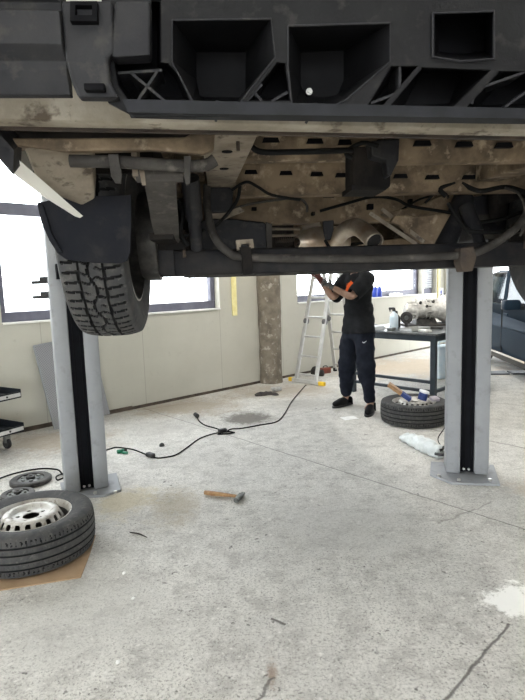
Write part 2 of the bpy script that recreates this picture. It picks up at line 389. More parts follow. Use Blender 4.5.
# left wall with its row of windows
OPEN = [(-2.75, -1.12), (-1.02, .36), (.46, 1.76), (3.30, 4.62), (4.74, 7.02), (7.08, 7.58)]
Z0, Z1 = 1.12, 3.35
TH = .28
mb = MB()
def wbox(mb, s0, s1, z0, z1, o0=0, o1=TH, bev=0):
    mb.box(((s0+s1)/2, (o0+o1)/2, (z0+z1)/2), (s1-s0, o1-o0, z1-z0), bev=bev)
wbox(mb, S0, S1, 0, Z0); wbox(mb, S0, S1, Z1, ZC)
edges = [S0] + [v for p in OPEN for v in p] + [S1]
for i in range(0, len(edges), 2): wbox(mb, edges[i], edges[i+1], Z0, Z1)
def wall_mat():
    m, nt, b = _nt('cream_wall_panels')
    tc = nd(nt, 'ShaderNodeTexCoord').outputs['Object']; sx = nd(nt, 'ShaderNodeSeparateXYZ', {0: tc})
    col = mixc(nt, ramp(nt, noise_n(nt, tc, 1.4, 5), .35, .7), (.52, .505, .44), (.46, .445, .385))
    col = mixc(nt, ramp(nt, noise_n(nt, tc, 9, 6, .7), .60, .78), col, (.39, .375, .315))
    fr = math_n(nt, 'FRACT', math_n(nt, 'DIVIDE', math_n(nt, 'ADD', sx.outputs[0], .05), 1.2))
    seam = math_n(nt, 'LESS_THAN', math_n(nt, 'ABSOLUTE', math_n(nt, 'SUBTRACT', fr, .5)), .004)
    col = mixc(nt, math_n(nt, 'MULTIPLY', seam, .55), col, (.30, .28, .24))
    nt.links.new(col, b.inputs['Base Color']); b.inputs['Roughness'].default_value = .8
    return m
M['wallp'] = wall_mat()
wl = struct(mb.build('wall_left', 'wallp')); wl.location = WA; wl.rotation_euler.z = WTH
mb = MB(); wbox(mb, S0, .35, 0, .045, -.012, -.001); wbox(mb, .35, S1, 0, .035, -.010, -.001)
bb = struct(mb.build('baseboard_left', 'darkgap')); bb.location = WA; bb.rotation_euler.z = WTH
for i, (a, b) in enumerate(OPEN):
    w = bpy.data.objects.new('window_%d' % (i+1), None); COL.objects.link(w); struct(w); w.location = WA; w.rotation_euler.z = WTH
    mb = MB(); o0, o1 = .10, .17
    fw_ = .075
    wbox(mb, a, b, Z0, Z0+.12, o0, o1); wbox(mb, a, b, Z1-.07, Z1, o0, o1); wbox(mb, a, a+fw_, Z0+.12, Z1-.07, o0, o1); wbox(mb, b-fw_, b, Z0+.12, Z1-.07, o0, o1)
    wbox(mb, a+fw_, b-fw_, 2.22, 2.34, o0, o1)
    struct(mb.build('window_frame', 'winframe', w, bevel=.006))
    mb = MB(); wbox(mb, a+fw_, b-fw_, Z0+.12, Z1-.07, .132, .138)
    struct(mb.build('window_pane', 'glass', w))
    mb = MB(); wbox(mb, a, b, Z0-.0, Z0+.018, -.02, .10)
    struct(mb.build('window_sill', 'wall_trim', w))
    if i == 5:      # louvred grey blind inside the last narrow light
        mb = MB()
        for k in range(44):
            z = Z0+.15+k*.045
            mb.box(((a+b)/2, .085, z), (b-a-.02, .022, .030), Matrix.Rotation(radians(-25), 3, 'X'))
        struct(mb.build('window_blind', mat('grey_blind', (.42, .43, .44), rough=.5), w))
for n, (s0, s1) in enumerate([(1.97, 2.05), (7.62, 7.70)]):
    mb = MB(); wbox(mb, s0, s1, 1.02, 3.6, -.022, 0, .004)
    t = struct(mb.build('trim_%d' % (n+1), 'yellow')); t.location = WA; t.rotation_euler.z = WTH

# far wall with an open vehicle doorway
mb = MB()
def fpt(t, out=0): return CORN + FAR_D*t + WD*out
def fbox(mb, t0, t1, z0, z1):
    a, b = fpt(t0), fpt(t1); mb.hexa([a+Vector((0, 0, z0)), b+Vector((0, 0, z0)), b+WD*.25+Vector((0, 0, z0)), a+WD*.25+Vector((0, 0, z0)),
                                      a+Vector((0, 0, z1)), b+Vector((0, 0, z1)), b+WD*.25+Vector((0, 0, z1)), a+WD*.25+Vector((0, 0, z1))])
fbox(mb, 0, .32, 0, ZC); fbox(mb, .32, 4.6, 3.7, ZC); fbox(mb, 4.6, 9, 0, ZC)
struct(mb.build('wall_far', 'wall'))
# the two walls on the camera's side: a vehicle doorway behind the camera, a solid wall on the right
mb = MB(); pe = CORN + FAR_D*9
mb.box((-5.7, -5.12, ZC/2), (6.4, .24, ZC)); mb.box((7.0, -5.12, ZC/2), (8.0, .24, ZC)); mb.box((.25, -5.12, 3.65), (5.5, .24, 2.1))
struct(mb.build('wall_back', 'wall'))
mb = MB(); a, b = Vector((11, -5, 0)), pe; n_ = Vector((b.y-a.y, a.x-b.x, 0)).normalized()*.24
mb.hexa([a, b, b+n_, a+n_] + [q+Vector((0, 0, ZC)) for q in (a, b, b+n_, a+n_)]); struct(mb.build('wall_right', 'wall'))
# column by the wall
mb = MB(); cx, cy = .115, 7.66
prof = [(.172, 0), (.168, .05), (.165, .8), (.163, 1.6), (.165, 2.5), (.166, ZC)]
mb.lathe([(r, z) for r, z in [(.17-.004*sin(z*3), z) for z in [k*ZC/60 for k in range(61)]]], (cx, cy, 0), n=20)
for v in mb.bm.verts:
    d = Vector((v.co.x-cx, v.co.y-cy, 0)); v.co += d.normalized()*(noise.noise(v.co*6)*.012+noise.noise(v.co*19)*.006)
struct(mb.build('column', 'column', smooth=60))

# added ceiling lamps, unseen: fill light for the floor
first = None
for k, (x, y) in enumerate([(.2, 5.0), (1.6, 4.6), (1.2, 6.2), (-1.2, -1.6), (1.8, -1.6)]):
    if first is None:
        t = thing('added_ceiling_light', '', 'added fill light', (x, y, ZC))
        mb = MB(); mb.box((0, 0, -.03), (.22, 1.5, .06), bev=.01); mb.build('housing', 'wall_trim', t)
        la = bpy.data.lights.new('fill_glow', 'AREA'); la.shape = 'RECTANGLE'; la.size = .2; la.size_y = 1.4; la.energy = 30; la.color = (1, .97, .92)
        lo = bpy.data.objects.new('fill_glow', la); COL.objects.link(lo); lo.location = (0, 0, -.12); lo.parent = t
        for s in (-.05, .05):
            mb = MB(); mb.cyl((s, -.7, -.08), (s, .7, -.08), .014, n=12); mb.build('tube', 'tube', t)
        first = t
    else:
        t = copy_tree(first); t.location = (x, y, ZC)
    t['group'] = 'added ceiling fill lights'
    t['label'] = 'long white fill light added unseen on the ceiling, high above the floor'

# ------------------------------------------------------------------ wheels
TR, TW = .338, .112
def tread_h(th, w):
    """tread depth at angle th, w in -1..1 across"""
    n = 66; u = th/(2*pi)*n; a = abs(w); d = 0
    if abs(a - (.42 + .02*sin(pi*u))) < .036: return 1
    if a < .40:
        f = (u*.5 + .45*w + .10*sin(w*12)) % 1
        if f < .12: d = .9
        if abs(w - .12*sin(pi*u*.5)) < .034: d = .95
        if abs(f-.5) < .06 and a > .1: d = max(d, .6)
    else:
        f = (u + .30*a*(1 if w > 0 else -1)) % 1
        if f < .22: d = .95
    return d
def worn_h(th, w):
    n = 90; u = th/(2*pi)*n; a = abs(w)
    if abs(a-.22) < .04 or abs(a-.60) < .04: return 1
    f = (u + .5*a) % 1
    if f < .25 and (a > .68): return .8
    return .55 if f < .2 and .3 < a < .5 else 0
def tyre_mesh(name, fine=True, depth=.0085):
    """axle along x, centre at origin"""
    N = 700 if fine else 420
    prof = []      # (x, r)
    side = [(.085, .205), (.094, .212), (.099, .222), (.104, .245), (.1115, .272), (.112, .29), (.108, .308), (.101, .322)]
    prof += [(-x, r) for x, r in side]
    K = 44 if fine else 36
    tread = []
    for k in range(K+1):
        w = -1+2*k/K; tread.append((w*.094, TR - .010*abs(w)**3.0 - .0025, w))
    prof += tread
    prof += [(x, r) for x, r in side[::-1]]
    bm = bmesh.new(); rows = []
    for i in range(N):
        th = 2*pi*i/N; row = []
        for p in prof:
            r = p[1]
            if len(p) == 3: r -= depth*(tread_h if fine else worn_h)(th, p[2]) if abs(p[2]) < .995 else 0
            row.append(bm.verts.new((p[0], -r*sin(th), r*cos(th))))
        rows.append(row)
    m = len(prof)
    for i in range(N):
        A, B = rows[i], rows[(i+1) % N]
        for k in range(m-1): bm.faces.new((A[k], A[k+1], B[k+1], B[k]))
        bm.faces.new((A[m-1], A[0], B[0], B[m-1]))
    bmesh.ops.recalc_face_normals(bm, faces=bm.faces)
    me = bpy.data.meshes.new(name); bm.to_mesh(me); bm.free(); me.materials.append(M['rubber'])
    for p in me.polygons: p.use_smooth = True
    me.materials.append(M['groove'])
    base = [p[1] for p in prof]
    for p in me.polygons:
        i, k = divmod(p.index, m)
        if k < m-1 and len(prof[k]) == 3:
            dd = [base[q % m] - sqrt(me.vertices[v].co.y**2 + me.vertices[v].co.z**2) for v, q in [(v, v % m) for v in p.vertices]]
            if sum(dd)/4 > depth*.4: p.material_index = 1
    me.set_sharp_from_angle(angle=radians(28))
    return me
def rim_mesh():
    """steel wheel, face towards +x"""
    mb = MB()
    mb.lathe([(.213, .098), (.222, .094), (.222, .090), (.207, .088), (.202, .06), (.19, .02), (.19, -.03), (.20, -.07), (.207, -.088), (.222, -.092), (.222, -.097), (.213, -.099),
              (.197, -.07), (.185, -.03), (.185, .02), (.196, .06), (.205, .09)], ax=(1, 0, 0), n=64, close=True)
    # dished disc with a ring of oval ventilation holes
    n = 240; prof = [(.186, .010), (.180, .030), (.173, .046), (.168, .058), (.164, .068), (.160, .077), (.156, .085), (.152, .092), (.148, .098), (.144, .103), (.139, .107), (.132, .109), (.120, .110), (.110, .106), (.102, .096), (.095, .090), (.088, .087),
            (.080, .086), (.072, .086), (.065, .086), (.058, .086), (.051, .086), (.044, .086)]
    def sk(i, k):
        r = (prof[i][0]+prof[i+1][0])/2; th = 2*pi*(k+.5)/n
        u = ((th/(2*pi)*18) % 1 - .5)*2*pi/18*r
        if (u/.0155)**2 + ((r-.157)/.0105)**2 < 1: return True
        u = ((th/(2*pi)*5) % 1 - .5)*2*pi/5*r
        if (u/.012)**2 + ((r-.068)/.011)**2 < 1: return True
        return False
    mb2 = MB(); mb2.lathe(prof, ax=(1, 0, 0), n=n, skip=sk)
    me = bpy.data.meshes.new('disc'); 
    bmesh.ops.recalc_face_normals(mb2.bm, faces=mb2.bm.faces)
    ext = bmesh.ops.solidify(mb2.bm, geom=mb2.bm.faces[:], thickness=.006)
    nb = len(mb.bm.faces); mb2.bm.to_mesh(me); mb2.bm.free()
    mb.bm.from_mesh(me); bpy.data.meshes.remove(me)
    bmesh.ops.recalc_face_normals(mb.bm, faces=mb.bm.faces)
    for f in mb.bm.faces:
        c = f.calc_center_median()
        if -.085 < c.x < .075 and sqrt(c.y**2+c.z**2) > .17: f.material_index = 1  # barrel coloured dark: brake dust plus the shade behind the vent holes
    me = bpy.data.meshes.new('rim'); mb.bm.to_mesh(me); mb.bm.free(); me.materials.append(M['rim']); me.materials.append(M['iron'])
    for p in me.polygons: p.use_smooth = True
    me.set_sharp_from_angle(angle=radians(35))
    return me
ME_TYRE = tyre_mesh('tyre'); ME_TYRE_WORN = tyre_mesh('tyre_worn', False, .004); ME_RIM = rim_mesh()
def link(name, me, parent=None):
    o = bpy.data.objects.new(name, me); COL.objects.link(o)
    if parent: o.parent = parent
    return o

# ------------------------------------------------------------------ the van
van = thing('van', 'white van raised on the lift, seen from below with its dirty rear underbody', 'van', VO, VYAW)
AX = 1.622
def part(mb, name, m, parent=van, **k): return mb.build(name, m, parent, **k)
def poly(pts, v): return [V(x, y, v) for x, y in pts]
dv = Vector((0, 1, 0))
XL, XR = -.98, .98
# --- rear bumper: ribbed plastic moulding
vb = -1.0
H_A = [(172, 20), (271, 19), (275, 58), (233, 112), (203, 114), (192, 100), (172, 62)]
H_B = [(288, 26), (390, 23), (390, 62), (346, 100), (318, 114), (293, 115), (288, 68)]
H_C = [(277, 62), (285.5, 63), (290, 101), (247, 101)]
H_D = [(391, 66), (418, 66), (381, 108), (367, 107)]
H_E = [(422, 67), (491, 70), (450, 111), (386, 111)]
H_F = [(499, 71), (561, 71), (541, 109), (464, 110)]
H_G = [(433, 13), (494, 11), (494, 59), (460, 61.5), (433, 57)]
H_H = [(113, 58), (151, 57), (151, 0), (161, 0), (161, 62), (168, 63), (180, 75), (190, 101), (128, 101), (118, 86)]
out = [(-.66, 1.733), (-.62, 1.712), (XR-.22, 1.708), (XR-.22, 1.99), (-.66, 1.99)]
outer = [Vector((x, vb, z)) for x, z in out]
# mirrored openings for the unseen right half
def mir(l, v):
    return [Vector((-.30 - (V(x, y, v).x + .30) + .60, v, V(x, y, v).z)) for x, y in l][::-1]
holes = [poly(h, vb) for h in (H_A, H_B, H_C, H_D, H_E, H_F, H_G, H_H)]
mb = MB(); mb.prism([outer] + holes, (0, .006, 0))
bump_o = part(mb, 'bumper', 'plastic_beam', bevel=.0015)
def pocket(h, inner, v2, name='bumper_pocket', m='pocket'):  # pockets take darker plastic that carries the shade of the recess
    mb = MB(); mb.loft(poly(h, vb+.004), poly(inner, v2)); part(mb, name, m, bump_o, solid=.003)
pocket(H_A, [(196, 52), (246, 52), (246, 92), (240, 98), (205, 98), (199, 96), (196, 80)], -.86)
pocket(H_B, [(300, 52), (344, 50), (344, 80), (338, 95), (326, 98), (306, 98), (300, 85)], -.86)
pocket(H_E, [(420, 72), (462, 72), (449, 104), (404, 106)], -.88)
pocket(H_G, [(438, 20), (484, 18), (484, 52), (460, 55), (438, 52)], -.90, 'plate_recess', 'plastic_dk')
pocket(H_D, [(396, 70), (412, 70), (384, 103), (374, 102)], -.91, m='plastic_dk')
pocket(H_C, [(276, 70), (284, 70), (288, 98), (258, 98)], -.92, m='plastic_dk')
pocket(H_F, [(505, 76), (556, 76), (540, 104), (480, 105)], -.90, m='plastic_dk')
pocket(H_H, [(115, 62), (150, 62), (150, 0), (158, 0), (158, 66), (166, 68), (176, 78), (184, 98), (132, 98), (122, 84)], -.92, m='plastic_dk')
# ribs crossing the openings
def rib(a, b, w=.004, d=.05, v=vb+.002):
    p, q = V(*a, v), V(*b, v); mb = MB(); mb.bar(p+dv*d/2, q+dv*d/2, d, w, up=(0, 0, 1) if abs((q-p).normalized().z) < .9 else (1, 0, 0))
    part(mb, 'bumper_rib', 'plastic', bump_o)
for a, b in [((130, 72), (166, 102)), ((158, 70), (138, 100)), ((118, 73), (162, 70)), ((247, 101), (262, 84)), ((254, 92), (262, 101)), ((272, 101), (288, 92)),
             ((400, 64), (400, 92)), ((400, 92), (371, 103)), ((400, 92), (420, 68)), ((494, 72), (470, 98)), ((474, 90), (525, 72)), ((505, 107), (540, 82)), ((475, 92), (472, 104)), ((216, 112), (217, 100)), ((311, 114), (316, 103))]:
    rib(a, b)
# raised frames round the openings
for h in (H_G,):
    P = poly(h, vb-.004); mb = MB(); mb.tube(P+[P[0]], .0022, 6); part(mb, 'recess_edge', 'plastic', bump_o)
for h in (H_A, H_B):
    P = poly(h, vb-.001); mb = MB(); mb.tube(P+[P[0]], .0016, 6); part(mb, 'pocket_edge', 'plastic', bump_o)
# the lower lip
mb = MB(); mb.prism([poly([(122, 99), (560, 109), (560, 119), (180, 113.5), (128, 112)], vb-.012)], (0, .03, 0)); part(mb, 'bumper_lip', mat('grey_plastic_lip', (.020, .021, .025), (.014, .015, .017), 18, rough=.6, spec=.15), bump_o)
# small bolt in the pocket
mb = MB(); p = V(309, 92, -.87); mb.cyl(p, p+Vector((0, -.010, 0)), .0035, n=12); mb.lathe([(.0001, 0), (.006, 0), (.006, .003), (.0001, .003)], p, (0, -1, 0), n=14); part(mb, 'bolt', 'galv', bump_o)
# corner moulding on the left: a stepped section running out to the corner
def corner(x0, x1, nm, sx):
    mb = MB()
    sec = [(-.99, 1.99), (-1.035, 1.975), (-1.035, 1.872), (-1.018, 1.866), (-1.018, 1.856), (-1.030, 1.850), (-1.030, 1.805), (-1.012, 1.788), (-1.012, 1.776), (-1.000, 1.744), (-.985, 1.744), (-.985, 1.99)]
    A = [Vector((x0, v, z)) for v, z in sec]
    mb.prism([A], (x1-x0, 0, 0))
    return part(mb, nm, 'plastic', bump_o, bevel=.004)
corner(-.985, -.715, 'bumper_corner', 1)
mb = MB(); mb.prism([poly([(61, 0), (112, 0), (114, 52), (108, 58), (110, 80), (119, 97), (78, 97), (72, 84), (65, 60)], vb-.022)], (0, .022, 0)); part(mb, 'bumper_end_cover', 'plastic', bump_o, bevel=.004)
mb = MB(); mb.prism([poly([(115, 0), (150, 0), (150, 55), (113, 57), (110, 52)], vb-.020)], (0, .03, 0)); part(mb, 'bumper_end_cover', 'plastic', bump_o, bevel=.004)
P0 = [(70, 1), (97, 1), (97, 21), (70, 21)]; P1 = [(75, 5), (92, 5), (92, 15), (75, 15)]
mb = MB(); mb.prism([poly(P0, vb-.034), poly(P1, vb-.034)], (0, .02, 0)); part(mb, 'clip_socket', 'plastic_dk', bump_o)
mb = MB(); mb.box(tuple(V(95, 88, vb-.03)), (.03, .014, .010)); part(mb, 'clip', 'plastic_dk', bump_o, bevel=.002)
corner(.76, .985, 'bumper_corner', -1)
# --- rear body crossmember (the pale dirty strip)
mb = MB(); a = V(0, 119, -.84).z; b = V(525, 130, -.84).z; k = (b-a)/(V(525, 130, -.84).x-V(0, 119, -.84).x); za = a+k*(-.95-V(0, 119, -.84).x); zb = a+k*(.94-V(0, 119, -.84).x)
mb.hexa([(-.95, -.84, za), (.94, -.84, zb), (.94, -.79, zb), (-.95, -.79, za), (-.95, -.84, 1.86), (.94, -.84, 1.86), (.94, -.79, 1.86), (-.95, -.79, 1.86)], bev=.006)
part(mb, 'rear_crossmember', 'strip', smooth=40)
mb = MB(); mb.bar((-.95, -.785, za+.002), (.94, -.785, zb+.002), .010, .012); part(mb, 'flange', 'rust')
# --- floor of the load bay, pressed with ribs
mb = MB(); mb.box((0, 1.05, 1.915), (1.92, 3.62, .01))
for k in range(17):
    x = -.88 + k*.11; mb.hexa([(x-.02, -.75, 1.868), (x+.02, -.75, 1.868), (x+.02, 2.6, 1.868), (x-.02, 2.6, 1.868), (x-.032, -.75, 1.912), (x+.032, -.75, 1.912), (x+.032, 2.6, 1.912), (x-.032, 2.6, 1.912)])
fl_o = part(mb, 'floor_panel', 'dirt_metal')
def hat(v0, v1, x0, x1, z0, z1, name='crossmember', m='dirt_metal', slots=(), tilt=.02):
    mb = MB(); mb.hexa([(x0, v0+tilt, z0), (x1, v0+tilt, z0), (x1, v1-tilt, z0), (x0, v1-tilt, z0), (x0, v0-tilt, z1), (x1, v0-tilt, z1), (x1, v1+tilt, z1), (x0, v1+tilt, z1)], bev=.006)
    o = part(mb, name, m, smooth=40)
    for px, py, w_ in slots:
        p = V(px, py, v0-.005); mb = MB(); mb.prism([[p+Vector((a*w_/2, 0, b)) for a, b in ((-1, -.006), (1, -.006), (.8, .007), (-.8, .007))]], (0, .030, 0)); part(mb, 'slot', 'plastic_dk', o)
    return o
hat(-.40, -.31, .0, .92, 1.775, 1.90, slots=[(423, 143, .05), (465, 144, .05), (505, 145, .05), (385, 142, .05)])
hat(-.31, -.22, -.42, .0, 1.805, 1.90, slots=[(271, 140, .05), (315, 141, .05), (345, 142, .04)])
hat(-.02, .10, -.42, .92, 1.755, 1.90, slots=[(251, 172, .045), (286, 173, .045), (317, 174, .045), (342, 175, .045), (401, 176, .05), (433, 177, .05), (470, 177, .05)])
hat(.14, .20, -.42, .60, 1.778, 1.90, slots=[(262, 193, .04), (300, 194, .04), (330, 195, .04)])
xm = hat(.36, .50, -.60, .62, 1.700, 1.90)
for (x, y, w, h) in [(254, 209, .02, .012), (370, 207, .022, .022), (313, 214, .012, .012), (410, 203, .012, .03)]:
    p = V(x, y, .345); mb = MB(); mb.box(p, (w, .03, h)); part(mb, 'hole', 'plastic_dk', xm)
hat(.95, 1.1, -.9, .9, 1.73, 1.90); hat(1.6, 1.75, -.9, .9, 1.72, 1.90)
# chassis rails
def rail(sx):
    mb = MB()
    if sx < 0:
        p = [V(200, 128, -.775), V(262, 128, -.775), V(236, 183, -.02), V(207, 183, -.02)]
    else:
        p = [Vector((.40, -.80, 1.735)), Vector((.53, -.80, 1.735)), Vector((.52, -.02, 1.785)), Vector((.425, -.02, 1.785))]
    t = [q + Vector((0, 0, .13)) for q in p]
    mb.hexa(p + t, bev=.006)
    q = [p[3], p[2], Vector((p[2].x, 2.9, 1.79)), Vector((p[3].x, 2.9, 1.79))]
    mb.hexa(q + [a+Vector((0, 0, .115)) for a in q], bev=.004)
    o = part(mb, 'chassis_rail', 'dirt_metal_lt' if sx < 0 else 'dirt_metal', smooth=40)
    for f in (.30, .62):
        mb = MB(); c = (p[0]+p[1])/2*(1-f) + (p[2]+p[3])/2*f; mb.cyl(c+Vector((0, 0, -.002)), c+Vector((0, 0, .004)), .013, n=14); part(mb, 'hole', 'plastic_dk', o)
    mb = MB(); c = (p[0]+p[1])/2*.84 + (p[2]+p[3])/2*.16 + Vector((.02, 0, 0)); mb.cyl(c, c-Vector((0, 0, .02)), .004, n=8); part(mb, 'stud', 'rust', o)
rail(-1); rail(1)
# left rear: sheet edge and sill box behind the wheel
mb = MB(); P = [(-5, 138), (80, 138), (185, 137), (196, 131), (200, 127), (215, 127), (214, 150), (203, 154), (150, 150), (60, 152), (20, 146), (0, 150)]
mb.prism([poly(P, -.76)], (0, .10, .02)); part(mb, 'rear_floor_edge', 'dirt_metal', bevel=.006)
mb = MB(); mb.prism([poly([(-8, 112), (212, 112), (206, 140), (-8, 142)], -.73)], (0, .05, 0)); part(mb, 'spare_wheel_well', 'under_dark')
a = [V(20, 142, -.74), V(80, 146, -.74), V(95, 198, -.44), V(83, 206, -.44), V(62, 200, -.46)]
mb = MB(); mb.prism([[V(20, 140, -.72), V(92, 150, -.66), V(95, 199, -.50), V(82, 206, -.48), V(40, 190, -.58)]], (0, .035, .06)); part(mb, 'sill_end_box', 'dirt_metal_lt', bevel=.006)
mb = MB(); mb.prism([[V(13, 160, -.73), V(19, 160, -.73), V(83, 216, -.47), V(80, 218, -.47), V(50, 199, -.58), V(16, 173, -.70)]], (-.012, 0, .004)); part(mb, 'sill_flange', 'white_paint')
mb = MB(); mb.prism([[V(-6, 128, -.80), V(14, 150, -.78), V(13, 175, -.76), V(-4, 155, -.78), V(-20, 140, -.80)]], (0, .05, .03)); part(mb, 'splash_guard', 'plastic')
# body shell above
mb = MB()
mb.hexa([(XL, -.84, 1.93), (XR, -.84, 1.93), (XR, 4.3, 1.93), (XL, 4.3, 1.93), (XL+.09, -.82, 3.95), (XR-.09, -.82, 3.95), (XR-.09, 3.2, 3.95), (XL+.09, 3.2, 3.95)], bev=.05)
shell = part(mb, 'body_shell', 'white_paint', smooth=40)
for s in (-1, 1):
    mb = MB(); 
    ar = [(AX*0-.43*cos(radians(q)), AX+.43*sin(radians(q))) for q in range(16, 165, 8)]
    mb.prism([[Vector((s*.965, v, z)) for v, z in [(-.80, 1.97), (-.80, 1.76), (ar[0][0], 1.74)] + ar + [(.45, 1.62), (.45, 1.60), (2.75, 1.60), (2.75, 1.97)]]], (s*.016, 0, 0)); part(mb, 'side_panel', 'white_paint'); mb = MB()
    mb.hexa([(s*.97-.012, .42, 1.60), (s*.97+.012, .42, 1.60), (s*.97+.012, 2.75, 1.60), (s*.97-.012, 2.75, 1.60), (s*.97-.012, .42, 1.86), (s*.97+.012, .42, 1.86), (s*.97+.012, 2.75, 1.86), (s*.97-.012, 2.75, 1.86)]); part(mb, 'side_sill', 'white_paint')
    mb = MB(); mb.box((s*.87, 1.6, 1.635), (.10, 2.3, .07)); part(mb, 'sill_beam', 'under_dark')
    mb = MB(); mb.box((s*.49, -.845, 2.85), (.86, .02, 1.7), bev=.02); d = part(mb, 'rear_door', 'white_paint')
    mb = MB(); mb.box((s*.48, -.86, 3.2), (.6, .02, .6), bev=.03); part(mb, 'door_window', 'plastic_dk', d)
    mb = MB(); mb.box((s*.93, -.85, 2.4), (.09, .03, .45), bev=.02); part(mb, 'tail_lamp', mat('tail_lamp_red', (.35, .01, .01), rough=.2))
    # wheel arch
    mb = MB(); R = .415
    A = [(R*cos(radians(a)), R*sin(radians(a))) for a in range(18, 172, 7)]
    ring1 = [Vector((s*.975, -v_, AX+z_)) for v_, z_ in A]; ring2 = [Vector((s*.66, -v_, AX+z_)) for v_, z_ in A]
    Av = [mb.bm.verts.new(p) for p in ring1]; Bv = [mb.bm.verts.new(p) for p in ring2]
    for i in range(len(Av)-1): mb.bm.faces.new((Av[i], Av[i+1], Bv[i+1], Bv[i]))
    mb.bm.faces.new(Bv)
    part(mb, 'wheel_arch', 'under_dark', solid=.006)
# --- axle
mb = MB(); mb.box((0, 0, 1.527), (1.44, .085, .088), bev=.012)
for s in (-1, 1):
    mb.hexa([(s*.64, -.06, 1.484), (s*.74, -.06, 1.50), (s*.74, .06, 1.50), (s*.64, .06, 1.484), (s*.64, -.06, 1.575), (s*.74, -.06, 1.72), (s*.74, .06, 1.72), (s*.64, .06, 1.575)])
ax_o = part(mb, 'axle_beam', 'axle', smooth=40)
for s in (-1, 1):
    mb = MB(); mb.box((s*.655, 0, 1.585), (.11, .13, .03), bev=.004); part(mb, 'spring_plate', 'under_dark', ax_o)
    for w in (-.045, .045):
        mb = MB(); mb.tube([(s*.655-.05, w, 1.545), (s*.655-.05, w, 1.635), (s*.655, w, 1.648), (s*.655+.05, w, 1.635), (s*.655+.05, w, 1.545)], .006, 8); part(mb, 'u_bolt', 'rust', ax_o)
    mb = MB(); mb.lathe([(.0001, -.03), (.14, -.03), (.15, -.015), (.15, .03), (.0001, .03)], (s*.72, 0, AX), (1, 0, 0), n=32); part(mb, 'brake_drum', 'iron', ax_o, smooth=40)
# leaf springs
for s in (-1, 1):
    mb = MB(); N = 18; w0 = .036
    vs = [-.67 + 1.42*k/N for k in range(N+1)]
    def zz(v): return 1.602 + .145*((v)/.88)**2
    xs = -.66 if s < 0 else .66
    def xo(v): return xs + (.055 if s < 0 else -.055)*max(0, -v)/.85
    prev = None
    for v in vs:
        ww = w0*(1.0 if abs(v) < .5 else .95)
        r = [mb.bm.verts.new((xo(v)+a, v, zz(v)+b)) for a, b in ((-ww, -.010), (ww, -.010), (ww, .010), (-ww, .010))]
        if prev:
            for k in range(4): mb.bm.faces.new((prev[k], prev[(k+1) % 4], r[(k+1) % 4], r[k]))
        prev = r
    o = part(mb, 'leaf_spring', 'dirt_grey')
    mb = MB(); mb.box((xo(0), .0, 1.60), (.07, .5, .02)); part(mb, 'helper_leaf', 'under_dark', o)
    mb = MB(); mb.cyl((xo(-.67)-.05, -.67, 1.695), (xo(-.67)+.05, -.67, 1.695), .02, n=14); part(mb, 'shackle_pin', 'dirt_grey', o)
    mb = MB(); mb.box((xo(-.67)+s*.05, -.665, 1.74), (.012, .05, .11)); part(mb, 'shackle', 'dirt_metal_lt', o)
# horizontal tube with hanging straps near the left rail
mb = MB(); mb.tube([V(70, 161, -.73), V(118, 162, -.73), V(150, 164, -.73), V(200, 166, -.73), V(215, 160, -.73)], .0125, 12, smooth=4); part(mb, 'tow_bar_tube', 'dirt_grey', smooth=60)
for pts in ([(108, 154), (118, 154), (122, 176), (121, 183), (115, 183), (111, 176)], [(184, 156), (191, 156), (190, 184), (186, 185), (184, 176)]):
    mb = MB(); mb.prism([poly(pts, -.755)], (0, .008, 0)); part(mb, 'hanging_strap', 'dirt_grey', bevel=.001)
mb = MB(); mb.prism([poly([(139, 170), (144, 170), (146, 185), (142, 185)], -.70)], (0, .006, 0)); part(mb, 'tab', 'dirt_metal_lt')
# mud flaps
mbP = [(37, 203), (60, 198), (100, 196), (131, 195), (131, 230), (130, 252), (127, 261), (120, 263.5), (95, 263), (66, 259.5), (57, 253), (49, 240), (41, 222)]
mb = MB(); mb.prism([poly(mbP, -.43)], (0, .012, 0)); fo = part(mb, 'mud_flap', 'flap', bevel=.003)
mb = MB(); mb.prism([poly([(37, 203), (49, 240), (57, 253), (62, 252), (52, 234), (43, 205)], -.438)], (0, .01, 0)); part(mb, 'flap_edge', 'flap', fo, bevel=.002)
cxm = 0
mb = MB(); mb.prism([[Vector((-p.x, p.y, p.z)) for p in poly(mbP, -.43)]], (0, .012, 0)); part(mb, 'mud_flap', 'flap', bevel=.003)
# wheels
for s in (-1, 1):
    wh = bpy.data.objects.new('wheel', None); COL.objects.link(wh); wh.parent = van
    wh.scale = (.90, 1, 1); wh.location = (-.858 if s < 0 else .83, 0, AX); wh.rotation_euler = (radians(3), 0, 0 if s > 0 else pi)
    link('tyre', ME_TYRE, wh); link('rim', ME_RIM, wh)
# shock absorbers
for pts, v0, v1 in (([(190, 178), (197, 248)], -.22, -.05), ([(466, 206), (485, 256)], .14, .06)):
    a, b = V(*pts[0], v0), V(*pts[1], v1); mb = MB()
    mb.tube([a, a+(b-a)*.55, a+(b-a)*.551, b], [.028, .028, .021, .021], 16); part(mb, 'shock_absorber', 'plastic', smooth=50)
mb = MB(); a, b = V(464, 198, .22), V(442, 254, .14); mb.tube([a, b], [.042, .040], 18); part(mb, 'rear_stay', 'plastic', smooth=50)
